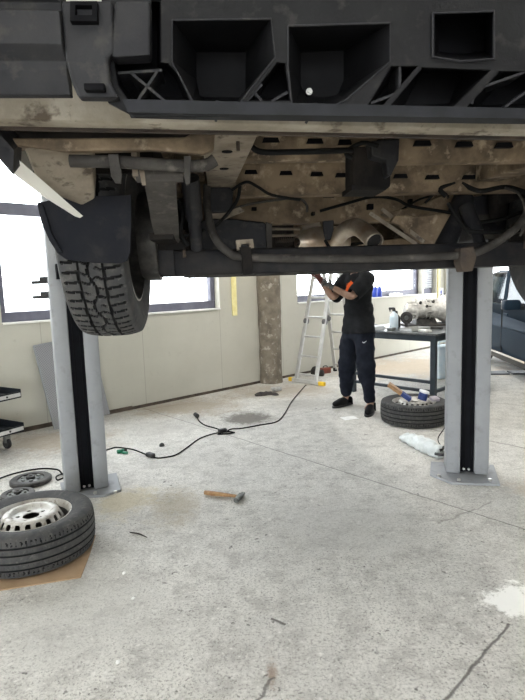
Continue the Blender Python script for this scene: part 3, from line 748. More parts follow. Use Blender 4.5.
# anti-roll bar with clamps
mb = MB(); mb.tube([V(x, y, v) for x, y, v in [(207, 186, .05), (207, 205, 0), (210, 224, -.07), (217, 241, -.10), (228, 252, -.11), (242, 257, -.11), (300, 258.5, -.11), (380, 258.5, -.11), (440, 256.5, -.11), (470, 254, -.11), (487, 248, -.11), (503, 238, -.10), (516, 228, -.08), (527, 214, -.02)]], .0135, 12, smooth=5)
arb = part(mb, 'anti_roll_bar', 'dirt_grey', smooth=60)
for pts, m in (([(239, 247), (251, 247), (252, 258), (253, 274), (243, 275), (242, 258)], 'under_dark'), ([(461, 248), (474, 246), (477, 258), (473, 271), (463, 272), (460, 262)], 'rust')):
    mb = MB(); mb.prism([poly(pts, -.135)], (0, .05, 0)); part(mb, 'clamp', m, arb, bevel=.003)
mb = MB(); mb.prism([poly([(236, 240), (253, 239), (254, 248), (249, 248), (249, 244), (241, 244), (241, 250), (237, 250)], -.13)], (0, .04, 0)); part(mb, 'clamp_bracket', 'dirt_metal_lt', arb)
# winch of the spare wheel carrier
mb = MB(); P = poly([(353, 146), (392, 146), (391, 186), (387, 189), (358, 189), (353, 185)], -.42); mb.prism([P], (0, .09, 0)); wi = part(mb, 'spare_wheel_winch', 'under_dark', bevel=.006)
mb = MB(); P = poly([(370, 141), (400, 138), (399, 160), (391, 176), (388, 176), (386, 160), (372, 156)], -.46); mb.prism([P], (0, .05, 0)); part(mb, 'winch_cover', 'plastic', wi, bevel=.006)
mb = MB(); mb.tube([V(352, 158, -.44), V(346, 152, -.44), V(362, 143, -.46), V(378, 146, -.46)], .006, 8, smooth=4); part(mb, 'winch_hose', 'cable', wi)
mb = MB(); mb.prism([poly([(352, 185), (386, 188), (386, 190), (352, 190)], -.44)], (0, .11, 0)); part(mb, 'winch_foot', 'under_dark', wi)
# black tank and box on the left
mb = MB(); P = [(196, 252), (193, 226), (205, 219), (228, 218), (243, 220), (264, 222), (271, 230), (272, 244), (268, 253)]
mb.prism([poly(P, .28)], (0, .45, 0)); tk = part(mb, 'fuel_tank', 'plastic', bevel=.02)
mb = MB(); P = [(266, 222), (272, 224), (272, 252), (267, 252)]; mb.prism([poly(P, .26)], (0, .02, 0)); part(mb, 'tank_strap', 'dirt_grey', tk)
mb = MB(); P = [(208, 187), (230, 187), (233, 192), (232, 211), (208, 212)]; mb.prism([poly(P, .06)], (0, .12, 0)); part(mb, 'valve_block', 'plastic', bevel=.004)
mb = MB(); P = [(205, 190), (208, 188), (209, 211), (222, 213), (240, 207), (244, 211), (225, 219), (205, 217)]; mb.prism([poly(P, .10)], (0, .02, 0)); part(mb, 'valve_bracket', 'dirt_metal_lt')
mb = MB(); P = [(472, 197), (500, 193), (527, 196), (527, 240), (478, 240)]; mb.prism([poly(P, .32)], (0, .20, 0)); part(mb, 'heater_box', 'plastic', bevel=.008)
mb = MB(); P = [(472, 215), (498, 214), (498, 219), (472, 220)]; mb.prism([poly(P, .29)], (0, .02, 0)); part(mb, 'heater_bracket', 'dirt_grey')
mb = MB(); mb.lathe([(.0001, -.05), (.034, -.05), (.036, 0), (.034, .05), (.0001, .05)], V(498, 208, .27), (0, .2, 1), n=20); part(mb, 'canister', 'under_dark', smooth=50)
mb = MB(); mb.box((0, 2.5, 1.70), (1.55, 1.2, .36), bev=.03); part(mb, 'engine_undertray', 'under_dark')
mb = MB(); mb.box((-.42, 1.25, 1.70), (.62, 1.1, .3), bev=.04); part(mb, 'underfloor_tank', 'under_dark')
# exhaust
mb = MB(); a = V(330, 241, .30); axd = Vector((1, -.10, .10)).normalized()
mb.lathe([(.02, -.10), (.026, -.095), (.05, -.055), (.060, -.02), (.062, .0), (.062, .13), (.050, .15), (.0001, .152)], V(316, 242, .32), Vector((1, .55, .05)), n=28); sil = part(mb, 'silencer', 'exhaust', smooth=45)
mb = MB(); mb.tube([V(331, 252, .30), V(335, 242, .27), V(343, 232, .23), V(354, 227, .18), V(364, 231, .13), V(375, 242, .05)], [.028, .030, .031, .032, .032, .032], 18, cap=False, smooth=5); tp = part(mb, 'tailpipe', 'exhaust', smooth=60, solid=.003)
mb = MB(); pth = [V(364, 231, .13), V(375, 242, .052)]; mb.tube([pth[0], pth[1]-(pth[1]-pth[0])*.12], .029, 16); part(mb, 'tailpipe_bore', 'pipe_in', tp)  # dark solid core filling the tailpipe's open end
mb = MB(); mb.tube([V(286, 251, .34), V(296, 249, .33), V(305, 245, .32)], .018, 12, smooth=3); part(mb, 'exhaust_pipe', 'rust', sil, smooth=60)
mb = MB(); mb.prism([poly([(323, 221), (334, 220), (334, 229), (331, 240), (326, 240), (324, 230)], .20)], (0, .02, 0)); part(mb, 'exhaust_hanger', 'plastic', bevel=.004)
mb = MB(); mb.tube([V(325, 240, .19), V(332, 249, .18), V(350, 250, .16), V(366, 247, .12)], .006, 8, smooth=4); part(mb, 'hanger_rubber', 'cable')
mb = MB(); mb.prism([poly([(303, 226), (320, 222), (322, 232), (312, 238), (303, 238)], .36)], (0, .02, 0)); part(mb, 'pipe_bracket', 'dirt_metal_lt')
for (x0, y0, x1, y1) in [(262, 229, 300, 229), (262, 236, 302, 235)]:
    mb = MB(); mb.tube([V(x0, y0, .45), V(x1, y1, .45)], .006, 8); part(mb, 'brake_line', 'dirt_metal_lt')
mb = MB()
for k in range(14):
    p = V(276+k*2.0, 241-k*.2, .42); mb.lathe([(.008, -.003), (.013, 0), (.008, .003)], p, (1, 0, 0), n=10)
part(mb, 'brake_hose', 'rust')
# beige brackets on the right
mb = MB(); mb.prism([poly([(453, 211), (449, 218), (433, 247), (427, 253), (418, 252), (421, 244), (400, 225), (391, 222), (396, 215), (425, 216)], .10)], (0, .03, 0)); part(mb, 'spring_bracket', 'dirt_metal', bevel=.004)
for a, b in (((370, 213), (422, 248)), ((382, 209), (424, 242))):
    mb = MB(); mb.bar(V(*a, .16), V(*b, .08), .012, .014); part(mb, 'bracket_arm', 'dirt_metal_lt')
mb = MB(); mb.prism([poly([(384, 213), (420, 205), (450, 192), (468, 193), (463, 204), (425, 217), (400, 222)], .26)], (0, .06, 0)); part(mb, 'rail_kickup', 'dirt_metal', bevel=.004)
mb = MB(); mb.prism([poly([(330, 252), (372, 242), (420, 236), (460, 240), (450, 244), (400, 247), (360, 253)], .55)], (0, .5, -.012)); part(mb, 'heat_shield', 'dirt_metal')
mb = MB(); mb.prism([poly([(290, 226), (372, 220), (420, 222), (440, 228), (470, 226), (470, 238), (290, 244)], .80)], (0, .04, 0)); part(mb, 'mid_crossmember', 'dirt_metal')
# cables and hoses
CAB = [([(232, 190, -.02), (246, 182, -.05), (258, 187, -.05), (272, 195, -.03), (300, 200, 0)], .005, 'cable'),
       ([(208, 232, -.02), (222, 220, -.02), (232, 208, -.03), (238, 198, -.03), (240, 186, -.03)], .006, 'cable'),
       ([(232, 209, .28), (250, 204, .28), (275, 200, .28), (297, 198, .28), (306, 204, .28), (307, 212, .28)], .005, 'dirt_grey'),
       ([(252, 147, -.55), (262, 152, -.55), (290, 152, -.55), (330, 151, -.55), (352, 150, -.50)], .007, 'cable'),
       ([(320, 211, .30), (345, 204, .30), (372, 197, .30), (395, 199, .25), (410, 206, .20), (440, 211, .10), (452, 213, .06)], .006, 'cable'),
       ([(446, 196, .0), (440, 189, 0), (450, 184, 0), (460, 182, 0), (470, 188, .0), (482, 191, 0), (505, 187, 0), (527, 193, 0)], .009, 'cable'),
       ([(448, 203, .0), (458, 219, .0), (466, 229, .0), (480, 232, .0), (500, 232, .0), (521, 230, .0)], .007, 'cable'),
       ([(505, 188, -.05), (518, 193, -.05), (524, 205, -.05), (525, 220, -.05), (520, 236, -.05)], .005, 'dirt_grey'),
       ([(425, 203, .12), (432, 196, .10), (438, 189, .10), (446, 187, .10), (448, 198, .08)], .005, 'cable'),
       ([(455, 222, .15), (480, 222, .15), (505, 218, .15), (527, 210, .15)], .007, 'cable'),
       ([(150, 246, -.05), (165, 240, -.08), (185, 236, -.08), (205, 230, -.05)], .006, 'cable'),
       ([(178, 200, -.1), (183, 215, -.1), (180, 232, -.1), (188, 246, -.1)], .008, 'cable'),
       ([(395, 214, .30), (418, 200, .28), (432, 196, .28)], .004, 'cable')]
for pts, r, m in CAB:
    mb = MB(); mb.tube([V(*p) for p in pts], r, 8, smooth=5); part(mb, 'hose' if r > .006 else 'cable', m, smooth=60)

# ------------------------------------------------------------------ lift posts
def lift_post(label, loc, rz, plate, sgn):
    t = thing('lift_post', label, 'lift post', (loc[0], loc[1], 0), rz, 'the two posts of the vehicle lift')
    H = 2.75
    for s in (-1, 1):
        mb = MB(); mb.box((s*.097, 0, H/2+.02), (.100, .18, H), bev=.012); mb.build('column_side', 'lift', t, smooth=40)
    mb = MB(); mb.box((0, .06, H/2+.02), (.10, .08, H)); mb.build('column_back', 'lift', t)
    mb = MB(); mb.box((0, -.035, H/2+.02), (.098, .05, H-.02)); sc = mb.build('slide_channel', 'lift_dk', t)
    mb = MB(); mb.box((-.018, -.063, H/2), (.010, .008, H-.1)); mb.box((.026, -.063, H/2), (.006, .008, H-.1)); mb.build('guide_strip', 'plastic_dk', sc)
    for x in (-.02, .015):
        mb = MB(); mb.cyl((x, -.060, .05), (x, -.068, .05), .009, n=10); mb.build('bolt', 'galv', sc)
    mb = MB(); mb.prism([[Vector((x, y, 0)) for x, y in plate]], (0, 0, .018)); bp = mb.build('base_plate', 'lift', t, bevel=.003)
    for x, y in [(plate[0][0]+.05, plate[0][1]+.04), (plate[1][0]-.06, plate[1][1]+.05), (plate[2][0]-.05, plate[2][1]-.05), (plate[-1][0]+.06, plate[-1][1]-.05)]:
        mb = MB(); mb.cyl((x, y, .018), (x, y, .034), .012, n=6); mb.build('anchor_bolt', 'galv', bp)
    mb = MB(); mb.box((0, -.11, 1.57), (.20, .10, .10)); ca = mb.build('carriage', 'lift_dk', t)
    return t, ca
plate = [(-.165, -.12), (.10, -.215), (.22, -.17), (.25, .20), (-.165, .20)]
plateR = [(-.12, -.27), (.20, -.24), (.22, .16), (-.24, .16), (-.26, -.12)]
pL, cL = lift_post('left grey lift post with black channel, rising behind the hanging wheel', (-1.315, 3.685), radians(25), plate, 1)
pR, cR = lift_post('right grey lift post with black channel, beside the parked dark blue car', (1.49, 3.785), radians(-15), plateR, -1)
def world_van(x, v, z): return Vector(VO) + VR*x + VF*v + Vector((0, 0, z))
bpy.context.view_layer.update()
for root, s in ((pL, -1), (pR, 1)):
    inv = root.matrix_world.inverted()
    for v in (.95, 2.35):
        a = Vector((0, -.13, 1.56)); b = inv @ world_van(s*.87, v, 1.56)
        mb = MB(); mb.bar(a, b, .08, .05); mb.cyl(b-Vector((0, 0, .03)), b+Vector((0, 0, .04)), .05, n=16); mb.build('lift_arm', 'lift_dk', root)
# two dark hooks on the left post's flank
for z in (1.505, 1.405):
    mb = MB(); mb.box((-.20, .02, z), (.10, .06, .022)); mb.box((-.175, .02, z+.022), (.05, .05, .03)); mb.build('arm_hook', 'plug', pL, bevel=.003)

# ------------------------------------------------------------------ loose wheels on the floor
def floor_wheel(label, loc, rz, tilt=(0, 0)):
    t = thing('wheel', label, 'wheel', loc, rz, 'loose wheels on the floor'); t.rotation_euler = (tilt[0], tilt[1], rz)
    for nm, me in (('tyre', ME_TYRE_WORN), ('rim', ME_RIM)):
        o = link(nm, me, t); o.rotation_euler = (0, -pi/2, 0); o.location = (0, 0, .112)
    return t
floor_wheel('worn tyre on silver steel rim lying flat on a piece of cardboard', (-1.32, 2.80, .010), .4)
floor_wheel('tyre on silver rim lying under the workbench, brush and tin in it', (1.535, 5.28, 0), 1.1)
mb = MB(); mb.prism([[(-1.66, 2.60, .001), (-1.34, 2.40, .001), (-.955, 2.50, .001), (-.985, 2.74, .001), (-1.02, 2.95, .001), (-1.5, 3.1, .001)]], (0, 0, .006))
tag(mb.build('cardboard_sheet', 'cardboard'), 'brown cardboard sheet under the wheel at the left edge', 'cardboard')
# brush, tin and cloth resting in the right wheel
t = thing('brush', 'wide brush with wooden handle and navy bristles leaning in the wheel', 'brush', (1.39, 5.19, .258), 0); t.scale = (1.2, 1.2, 1.2)
d = Vector((-.10, .03, .075)).normalized()
mb = MB(); mb.bar(Vector((-.005, 0, .045)), Vector((-.005, 0, .045))+d*.13, .085, .032, bev=.004); mb.build('handle', 'wood', t)
mb = MB(); mb.bar(Vector((-.005, 0, .045))-d*.09, Vector((-.005, 0, .045)), .075, .035, bev=.004); mb.build('bristles', 'navy', t)
t = thing('tin', 'small navy tin with white lid tilted on the rim in the wheel', 'tin', (1.60, 5.22, .236), 0); t.rotation_euler = (.1, .25, 0)
mb = MB(); mb.lathe([(.0001, 0), (.045, 0), (.045, .075), (.0001, .075)], n=20); mb.build('can', 'navy', t, smooth=40)
mb = MB(); mb.lathe([(.0001, .075), (.05, .075), (.05, .092), (.0001, .094)], n=20); mb.build('lid', 'white', t, smooth=40)
mb = MB(); mb.box((1.71, 5.17, .25), (.09, .07, .03), Matrix.Rotation(.4, 3, 'Z') @ Matrix.Rotation(.3, 3, 'X'), bev=.008)
tag(mb.build('sponge', mat('grey_sponge', (.42, .38, .42), rough=.95)), 'pale grey sponge block lying in the right wheel', 'sponge')

# clutch discs by the left wheel
def clutch(label, x, y, z, R, plate_=True):
    t = thing('clutch_disc', label, 'clutch disc', (x, y, z), random.random()*3, 'clutch discs on the floor')
    mb = MB(); mb.lathe([(R*.62, .004), (R, .004), (R, .028), (R*.93, .036), (R*.66, .036), (R*.62, .028)], n=48, close=True); mb.build('friction_ring', 'iron', t, smooth=35)
    mb = MB(); mb.lathe([(R*.18, .012), (R*.64, .012), (R*.64, .024), (R*.40, .030), (R*.18, .030)], n=36, close=True); mb.build('hub_plate', 'steel', t, smooth=35)
    mb = MB(); mb.lathe([(R*.10, .0), (R*.22, .0), (R*.22, .05), (R*.10, .05)], n=24, close=True); mb.build('hub', 'iron', t, smooth=35)
    for k in range(6):
        a = k*pi/3; mb = MB(); mb.box((R*.42*cos(a), R*.42*sin(a), .034), (R*.2, .02, .014), a+pi/2, bev=.004); mb.build('damper_spring', 'steel', t, smooth=35)
clutch('large black clutch disc nearest the left lift post', -1.80, 3.87, 0, .15)
clutch('smaller black clutch disc tucked behind the cardboard wheel', -1.765, 3.575, 0, .115)
mb = MB(); mb.tube([(-2.4, 3.65, .006), (-2.15, 3.85, .006), (-2.02, 4.05, .006), (-1.86, 4.15, .006), (-1.70, 4.12, .006), (-1.62, 4.02, .006), (-1.57, 3.95, .006), (-1.60, 3.88, .006), (-1.63, 3.95, .014), (-1.56, 4.05, .006)], .006, 8, smooth=5)
tag(mb.build('wire', 'cable'), 'thin black wire curled between clutch disc and left lift post', 'wire')

# hammer
t = thing('hammer', 'hammer with wooden handle lying on the floor', 'hammer', (-.30, 3.47, 0), 0)
a, b = Vector((-.135, .045, .018)), Vector((.115, -.045, .018))
mb = MB(); mb.tube([a, a+(b-a)*.1, a+(b-a)*.4, a+(b-a)*.8, b], [.014, .0165, .015, .011, .010], 12); mb.build('handle', 'wood', t, smooth=60)
d = (b-a).normalized(); n = Vector((-d.y, d.x, 0))
mb = MB(); c = b; mb.bar(c-n*.055+Vector((0, 0, .002)), c+n*.03+Vector((0, 0, .002)), .030, .030, bev=.005); mb.bar(c+n*.03, c+n*.065, .028, .014, bev=.003)
mb.cyl(c-n*.07, c-n*.052, .018, n=14); mb.build('head', 'steel', t)

# extension cord
P = [(-1.45, 4.42), (-1.448, 4.559), (-1.40, 4.64), (-1.358, 4.665), (-1.25, 4.62), (-1.159, 4.558), (-.956, 4.349), (-.86, 4.34), (-.769, 4.41), (-.70, 4.62), (-.622, 4.867), (-.50, 5.02), (-.396, 5.062), (-.34, 5.16), (-.242, 5.171), (-.05, 5.28), (.129, 5.397), (.23, 5.75), (.326, 6.257), (.46, 6.8), (.57, 7.22), (.60, 7.30)]
t = thing('extension_cord', 'long black extension cord snaking over the floor to the ladder', 'cord', (0, 0, 0))
mb = MB(); mb.tube([(x, y, .006) for x, y in P], .006, 8, smooth=6); mb.build('lead', 'cable', t, smooth=60)
for (x, y, a) in ((-.99, 4.37, -.7), (-.42, 5.06, .5)):
    mb = MB(); mb.box((x, y, .022), (.09, .045, .036), a, bev=.010); mb.build('socket_block', 'plug', t)
mb = MB(); mb.tube([(-.40, 5.08, .008), (-.50, 5.20, .008), (-.62, 5.33, .008), (-.70, 5.5, .008), (-.745, 5.67, .012)], .0065, 8, smooth=5); mb.tube([(-.40, 5.08, .008), (-.30, 5.02, .008), (-.46, 4.98, .008), (-.36, 5.10, .008)], .0065, 8, smooth=5); mb.build('branch_lead', 'cable', t)
mb = MB(); mb.cyl((-.74, 5.66, .025), (-.77, 5.72, .03), .024, n=12); mb.build('plug', 'plug', t)
t = thing('cable_coupling', 'green and black cable coupling lying beside left lift post', 'cable coupling', (-1.28, 4.52, 0), .6); t.scale = (.7, .7, .7)
mb = MB(); mb.cyl((-.05, 0, .024), (.03, 0, .024), .024, n=14); mb.build('body', 'green', t); mb = MB(); mb.cyl((.03, 0, .024), (.07, 0, .024), .018, n=12); mb.build('cap', 'plug', t)
mb = MB(); mb.cyl((.0, -.06, .02), (.04, -.11, .02), .018, n=12); mb.build('plug', 'green', t)
mb = MB(); mb.lathe([(.0001, 0), (.025, 0), (.022, .02), (.008, .03), (.0001, .03)], (-.95, 4.68, 0), n=14)
tag(mb.build('rubber_cap', 'plug'), 'small black rubber cap on the floor near the cord socket', 'cap')

# white wrapped bundle by the right post
t = thing('wrapped_bundle', 'white plastic wrapped bundle with black ends beside right lift post', 'bundle', (1.30, 4.40, 0), 0)
A = Vector((1.235, 4.66, .02)) - Vector((1.30, 4.40, 0)); B = Vector((1.42, 4.10, .02)) - Vector((1.30, 4.40, 0))
ob = skin('film', {0: (A, .018), 1: (A+(B-A)*.15+Vector((0, 0, .016)), .045), 2: (A+(B-A)*.45+Vector((.0, 0, .028)), .066), 3: (A+(B-A)*.75+Vector((0, 0, .030)), .070), 4: (B+Vector((0, 0, .02)), .05)}, [(0, 1), (1, 2), (2, 3), (3, 4)], 'wrap', t, sub=3, disp=.022, dscale=20)
for v in ob.data.vertices: v.co.z = max(v.co.z, .002)
mb = MB(); mb.tube([B+Vector((-.05, .01, .02)), B+Vector((.0, -.05, .03)), B+Vector((.05, -.02, .02)), B+Vector((.02, .06, .02)), B+Vector((.09, .08, .02))], .012, 8, smooth=5); mb.tube([B+Vector((-.02, 0, .05)), B+Vector((.05, .05, .06)), B+Vector((.09, -.03, .02))], .014, 8, smooth=5); mb.build('black_ends', 'plug', t)
mb = MB(); mb.tube([(1.60, 4.22, .006), (1.56, 4.30, .006), (1.50, 4.36, .03), (1.47, 4.34, .10), (1.50, 4.28, .2), (1.52, 4.20, .32), (1.53, 3.99, .36)], .004, 6, smooth=5)
tag(mb.build('thin_cable', 'cable'), 'thin black cable hanging down behind right lift post', 'cable')

# floor scraps
for (x, y, r, lab) in [(-0.743, 2.526, .011, 'white chip on the floor right of the cardboard sheet'), (-0.644, 2.306, .009, 'middle one of the white chips in front of the cardboard'), (-0.602, 1.884, .010, 'white chip lying nearest the camera of the chips')]:
    mb = MB(); bmesh.ops.create_icosphere(mb.bm, subdivisions=1, radius=r, matrix=Matrix.Translation((x, y, r*.5)) @ Matrix.Diagonal((1, 1.3, .5, 1)))
    tag(mb.build('paint_chip', 'paper'), lab, 'chip', 'white chips near the cardboard')
a, b = (-0.824, 2.977), (-0.707, 2.907)
mb = MB(); mb.tube([(a[0], a[1], .004), ((a[0]+b[0])/2, (a[1]+b[1])/2+.012, .005), (b[0], b[1], .004)], [.003, .005, .002], 8, smooth=4)
tag(mb.build('twig', 'rag'), 'small dark twig on the floor between cardboard and hammer', 'twig')
mb = MB(); mb.box((.90, 5.45, .004), (.16, .13, .004), .3); tag(mb.build('paper_sheet', 'paper'), 'white paper scrap on the floor in front of the man', 'paper')
mb = MB(); mb.box((.17, 7.0, .03), (.13, .09, .05), .4, bev=.01); tag(mb.build('stone_block', 'stone'), 'small grey block on the floor near the column', 'block')
ob = skin('rag', {0: ((0, 0, .02), .05), 1: ((.12, .03, .02), .045), 2: ((.2, -.04, .015), .03), 3: ((-.1, -.04, .015), .03)}, [(0, 1), (1, 2), (0, 3)], 'rag', None, sub=2, disp=.02, dscale=18)
ob.location = (-.02, 6.75, 0); tag(ob, 'dark crumpled rag on the floor left of the grey block', 'rag')
for v in ob.data.vertices: v.co.z = max(v.co.z*.7, .0)

# ------------------------------------------------------------------ trolley at the left edge
t = thing('trolley', 'black tray trolley on castors cut by the left edge', 'trolley', (-2.73, 4.70, 0), radians(-30))
for z in (.185, .495):
    mb = MB(); mb.box((0, 0, z+.01), (.95, .50, .02)); mb.box((0, -.245, z+.045), (.95, .012, .07)); mb.box((0, .245, z+.045), (.95, .012, .07)); mb.box((.47, 0, z+.035), (.012, .48, .05)); mb.box((-.47, 0, z+.045), (.012, .48, .07))
    tr = mb.build('tray', 'trolley', t, bevel=.004)
    mb = MB(); mb.box((0.0, -.256, z+.045), (.93, .010, .045)); rl = mb.build('side_rail', 'alu', tr)
    mb = MB(); mb.box((.482, 0, z+.032), (.010, .47, .032)); er = mb.build('end_rail', 'alu', tr)
    for y in (-.2, -.05, .1):
        mb = MB(); mb.cyl((.486, y, z+.032), (.490, y, z+.032), .009, n=10); mb.build('hole', 'plug', er)
    mb = MB()
    for x in (.30, .36, .42): mb.cyl((x, -.258, z+.045), (x, -.263, z+.045), .009, n=10)
    mb.build('hole', 'plug', rl)
    mb = MB(); mb.box((.30, -.05, z+.035), (.26, .22, .03), .2, bev=.004); mb.build('liner', 'trolley', tr)
for x in (-.44, .12):
    for y in (-.21, .21):
        mb = MB(); mb.box((x, y, .40), (.03, .03, .62)); mb.build('upright', 'trolley', t)
        mb = MB(); mb.lathe([(.0001, -.016), (.045, -.016), (.05, 0), (.045, .016), (.0001, .016)], (x+.14 if x > 0 else x, y, .05), (0, 1, .0), n=20); cs = mb.build('castor', 'plug', t, smooth=40)
        mb = MB(); mb.box((x+.14 if x > 0 else x, y, .12), (.04, .05, .12)); mb.build('fork', 'steel', cs)
# perforated panel leaning on the wall
t = thing('perforated_panel', 'grey perforated sheet leaning on the wall behind left lift post', 'panel', W(-.50, -.17), WTH)
L_ = .915; tilt = radians(-9)
ob = MB(); ob.box((.16, 0, L_/2), (.62, .02, L_)); o = ob.build('sheet', 'mesh_panel', t); o.rotation_euler = (tilt, radians(-6), 0)
mb = MB()
for x in (-.15, .47): mb.box((x, -.002, L_/2), (.012, .026, L_))
mb.box((.16, -.002, L_), (.62, .026, .012))
o = mb.build('edge_frame', 'lift', t); o.rotation_euler = (tilt, radians(-6), 0)

# ------------------------------------------------------------------ ladder
t = thing('step_ladder', 'aluminium folding ladder with yellow tipped foot bar behind the man', 'ladder', (0, 0, 0))
fb = [Vector((.48, 7.62, 0)), Vector((.74, 7.34, 0))]       # front feet
bb_ = [Vector((1.17, 8.44, 0)), Vector((1.43, 8.18, 0))]     # back feet
ap = Vector((1.0, 7.84, 2.0)); hw = (fb[1]-fb[0])*.42
top = [ap-hw, ap+hw]
def lrp(a, b, f): return a+(b-a)*f
def section(feet, shift, nm):
    for i in (0, 1):
        mb = MB(); mb.bar(feet[i]+Vector((0, 0, .03)), top[i]+shift, .028, .058, up=(fb[1]-fb[0]), bev=.004); mb.build(nm, 'alu', t)
    for f in (.06, .19, .33, .47, .61, .75, .89):
        mb = MB(); mb.bar(lrp(feet[0], top[0]+shift, f), lrp(feet[1], top[1]+shift, f), .032, .026, bev=.004); mb.build('rung', 'alu', t)
section(fb, Vector((-.01, -.02, 0)), 'front_rail'); section(bb_, Vector((.02, .03, 0)), 'back_rail')
ax_l = (fb[1]-fb[0]).normalized()
for feet in (fb, bb_):
    for i in (0, 1):
        for f in (.44,):
            c = lrp(feet[i], top[i], f); mb = MB(); mb.lathe([(.0001, -.024), (.040, -.024), (.047, -.016), (.047, .016), (.040, .024), (.0001, .03)], c, ax_l, n=18); mb.build('hinge', 'dkplastic', t, smooth=40)
for i in (0, 1):
    c = top[i]; mb = MB(); mb.lathe([(.0001, -.03), (.055, -.03), (.06, 0), (.055, .03), (.0001, .03)], c, ax_l, n=18); mb.build('hinge', 'dkplastic', t, smooth=40)
a, b = fb[0]-ax_l*.13+Vector((0, 0, .03)), fb[1]+ax_l*.14+Vector((0, 0, .03))
mb = MB(); mb.bar(a, b, .05, .05, bev=.006); sb = mb.build('foot_bar', 'alu', t)
for p, q in ((a-ax_l*.03, a+ax_l*.08), (b-ax_l*.11, b+ax_l*.04)):
    mb = MB(); mb.bar(p+(q-p)*.2, q-(q-p)*.1, .056, .056, bev=.01); mb.build('end_cap', 'yellowp', sb)
for p in bb_:
    mb = MB(); mb.box(p+Vector((0, 0, .03)), (.06, .05, .06), .3, bev=.01); mb.build('rubber_foot', 'plug', t)
# things under the ladder
ob = skin('cloth_bundle', {0: ((0, 0, .07), .09), 1: ((.14, .02, .06), .08), 2: ((.22, -.06, .04), .05)}, [(0, 1), (1, 2)], 'rag', None, sub=2, disp=.03, dscale=14)
for v in ob.data.vertices: v.co.z = max(v.co.z, 0)
ob.location = (.72, 8.05, 0); tag(ob, 'dark cloth bundle on the floor under the ladder', 'bundle')
t = thing('tool_case', 'small red brown case on the floor behind the ladder feet', 'case', (.99, 8.28, 0), .5)
mb = MB(); mb.box((0, 0, .045), (.17, .10, .09), bev=.015); mb.build('box', 'redbrown', t); mb = MB(); mb.tube([(-.04, 0, .09), (-.03, 0, .115), (.03, 0, .115), (.04, 0, .09)], .007, 8, smooth=3); mb.build('handle', 'plug', t)

# ------------------------------------------------------------------ workbench and what stands on it
C0 = Vector((1.965, 5.93, 0)); E1 = Vector((-.69, .73, 0)).normalized(); E2 = Vector((E1.y, -E1.x, 0))
BT = .825
bench = thing('workbench', 'dark blue steel workbench standing between the man and right lift post', 'workbench', C0, atan2(E2.y, E2.x))
LX, LY = 1.38, 1.22        # local x = E2, local y = E1
mb = MB(); mb.box((LX/2, LY/2, BT-.012), (LX+.06, LY+.06, .024)); mb.build('top', 'benchtop', bench, bevel=.003)
mb = MB()
for (x, y, sx, sy) in ((LX/2, .03, LX, .05), (LX/2, LY-.03, LX, .05), (.03, LY/2, .05, LY), (LX-.03, LY/2, .05, LY)): mb.box((x, y, BT-.06), (sx, sy, .07))
mb.build('apron', 'bench', bench)
for x, y in ((.04, .04), (.04, LY-.04), (LX-.04, .04), (LX-.04, .45)):
        mb = MB(); mb.box((x, y, BT/2-.04), (.060, .060, BT-.06), bev=.004); mb.build('leg', 'bench', bench)
for z in (.14, .25):
    mb = MB(); mb.box((.04, LY/2, z), (.035, LY-.1, .035)); mb.build('side_rail', 'bench', bench)
mb = MB(); mb.box((LX/2, .04, .14), (LX-.1, .035, .035)); mb.build('front_rail', 'bench', bench)
def onb(e2, e1, z=0): return C0 + E2*e2 + E1*e1 + Vector((0, 0, BT+z))
# gearbox
gb = thing('gearbox', 'cast aluminium gearbox with dark bell housing lying on the workbench', 'gearbox', onb(.955, .66, .0), radians(4))
gb.scale = (1.08, 1.08, 1.08)
def lob(r, th): return r
mb = MB(); prof = [(.0001, -.27), (.06, -.27), (.062, -.25), (.085, -.245), (.09, -.22), (.092, -.14), (.115, -.135), (.118, -.02), (.112, .02), (.125, .03), (.128, .12), (.15, .17), (.178, .235), (.19, .24), (.19, .262), (.165, .262), (.15, .20), (.0001, .18)]
mb.lathe(prof, (0, 0, .20), (1, 0, 0), n=40)
for v in mb.bm.verts:
    th = atan2(v.co.z-.2, v.co.y); 
    if v.co.x < .22: v.co.z = .2 + (v.co.z-.2)*(.92); v.co.y *= 1.0 + .08*cos(2*th)
case = mb.build('case', 'alu_cast', gb, smooth=35)
mb = MB()
for k in range(10):
    a = k*2*pi/10
    mb.bar((-.235, .09*cos(a), .2+.085*sin(a)), (.14, .126*cos(a), .2+.118*sin(a)), .010, .018, up=(0, cos(a), sin(a)))
for x in (-.135, -.02, .03):
    mb.lathe([(.105, -.007), (.130, -.007), (.130, .007), (.105, .007)], (x, 0, .2), (1, 0, 0), n=36, close=True)
mb.build('ribs', 'alu_cast', case)
mb = MB()
for k in range(12):
    a = k*2*pi/12+.1
    mb.cyl((.218, .182*cos(a), .2+.182*sin(a)), (.27, .182*cos(a), .2+.182*sin(a)), .011, n=8)
for k in range(9):
    a = k*2*pi/9
    mb.cyl((-.03, .124*cos(a), .2+.116*sin(a)), (.05, .124*cos(a), .2+.116*sin(a)), .008, n=8)
mb.build('bolts', 'steel', case)
mb = MB(); mb.lathe([(.0001, .245), (.162, .245), (.162, .255), (.06, .258), (.05, .30), (.0001, .30)], (0, 0, .2), (1, 0, 0), n=36); mb.build('bell_mouth', 'iron', gb, smooth=40)
mb = MB(); mb.hexa([(-.16, -.10, .015), (.12, -.10, .015), (.12, .10, .015), (-.16, .10, .015), (-.13, -.06, .09), (.10, -.06, .09), (.10, .06, .09), (-.13, .06, .09)], bev=.008); mb.build('oil_pan', 'iron', gb)
mb = MB(); mb.box((0, 0, .010), (.56, .36, .02), bev=.004); mb.build('base_block', 'rag', gb)
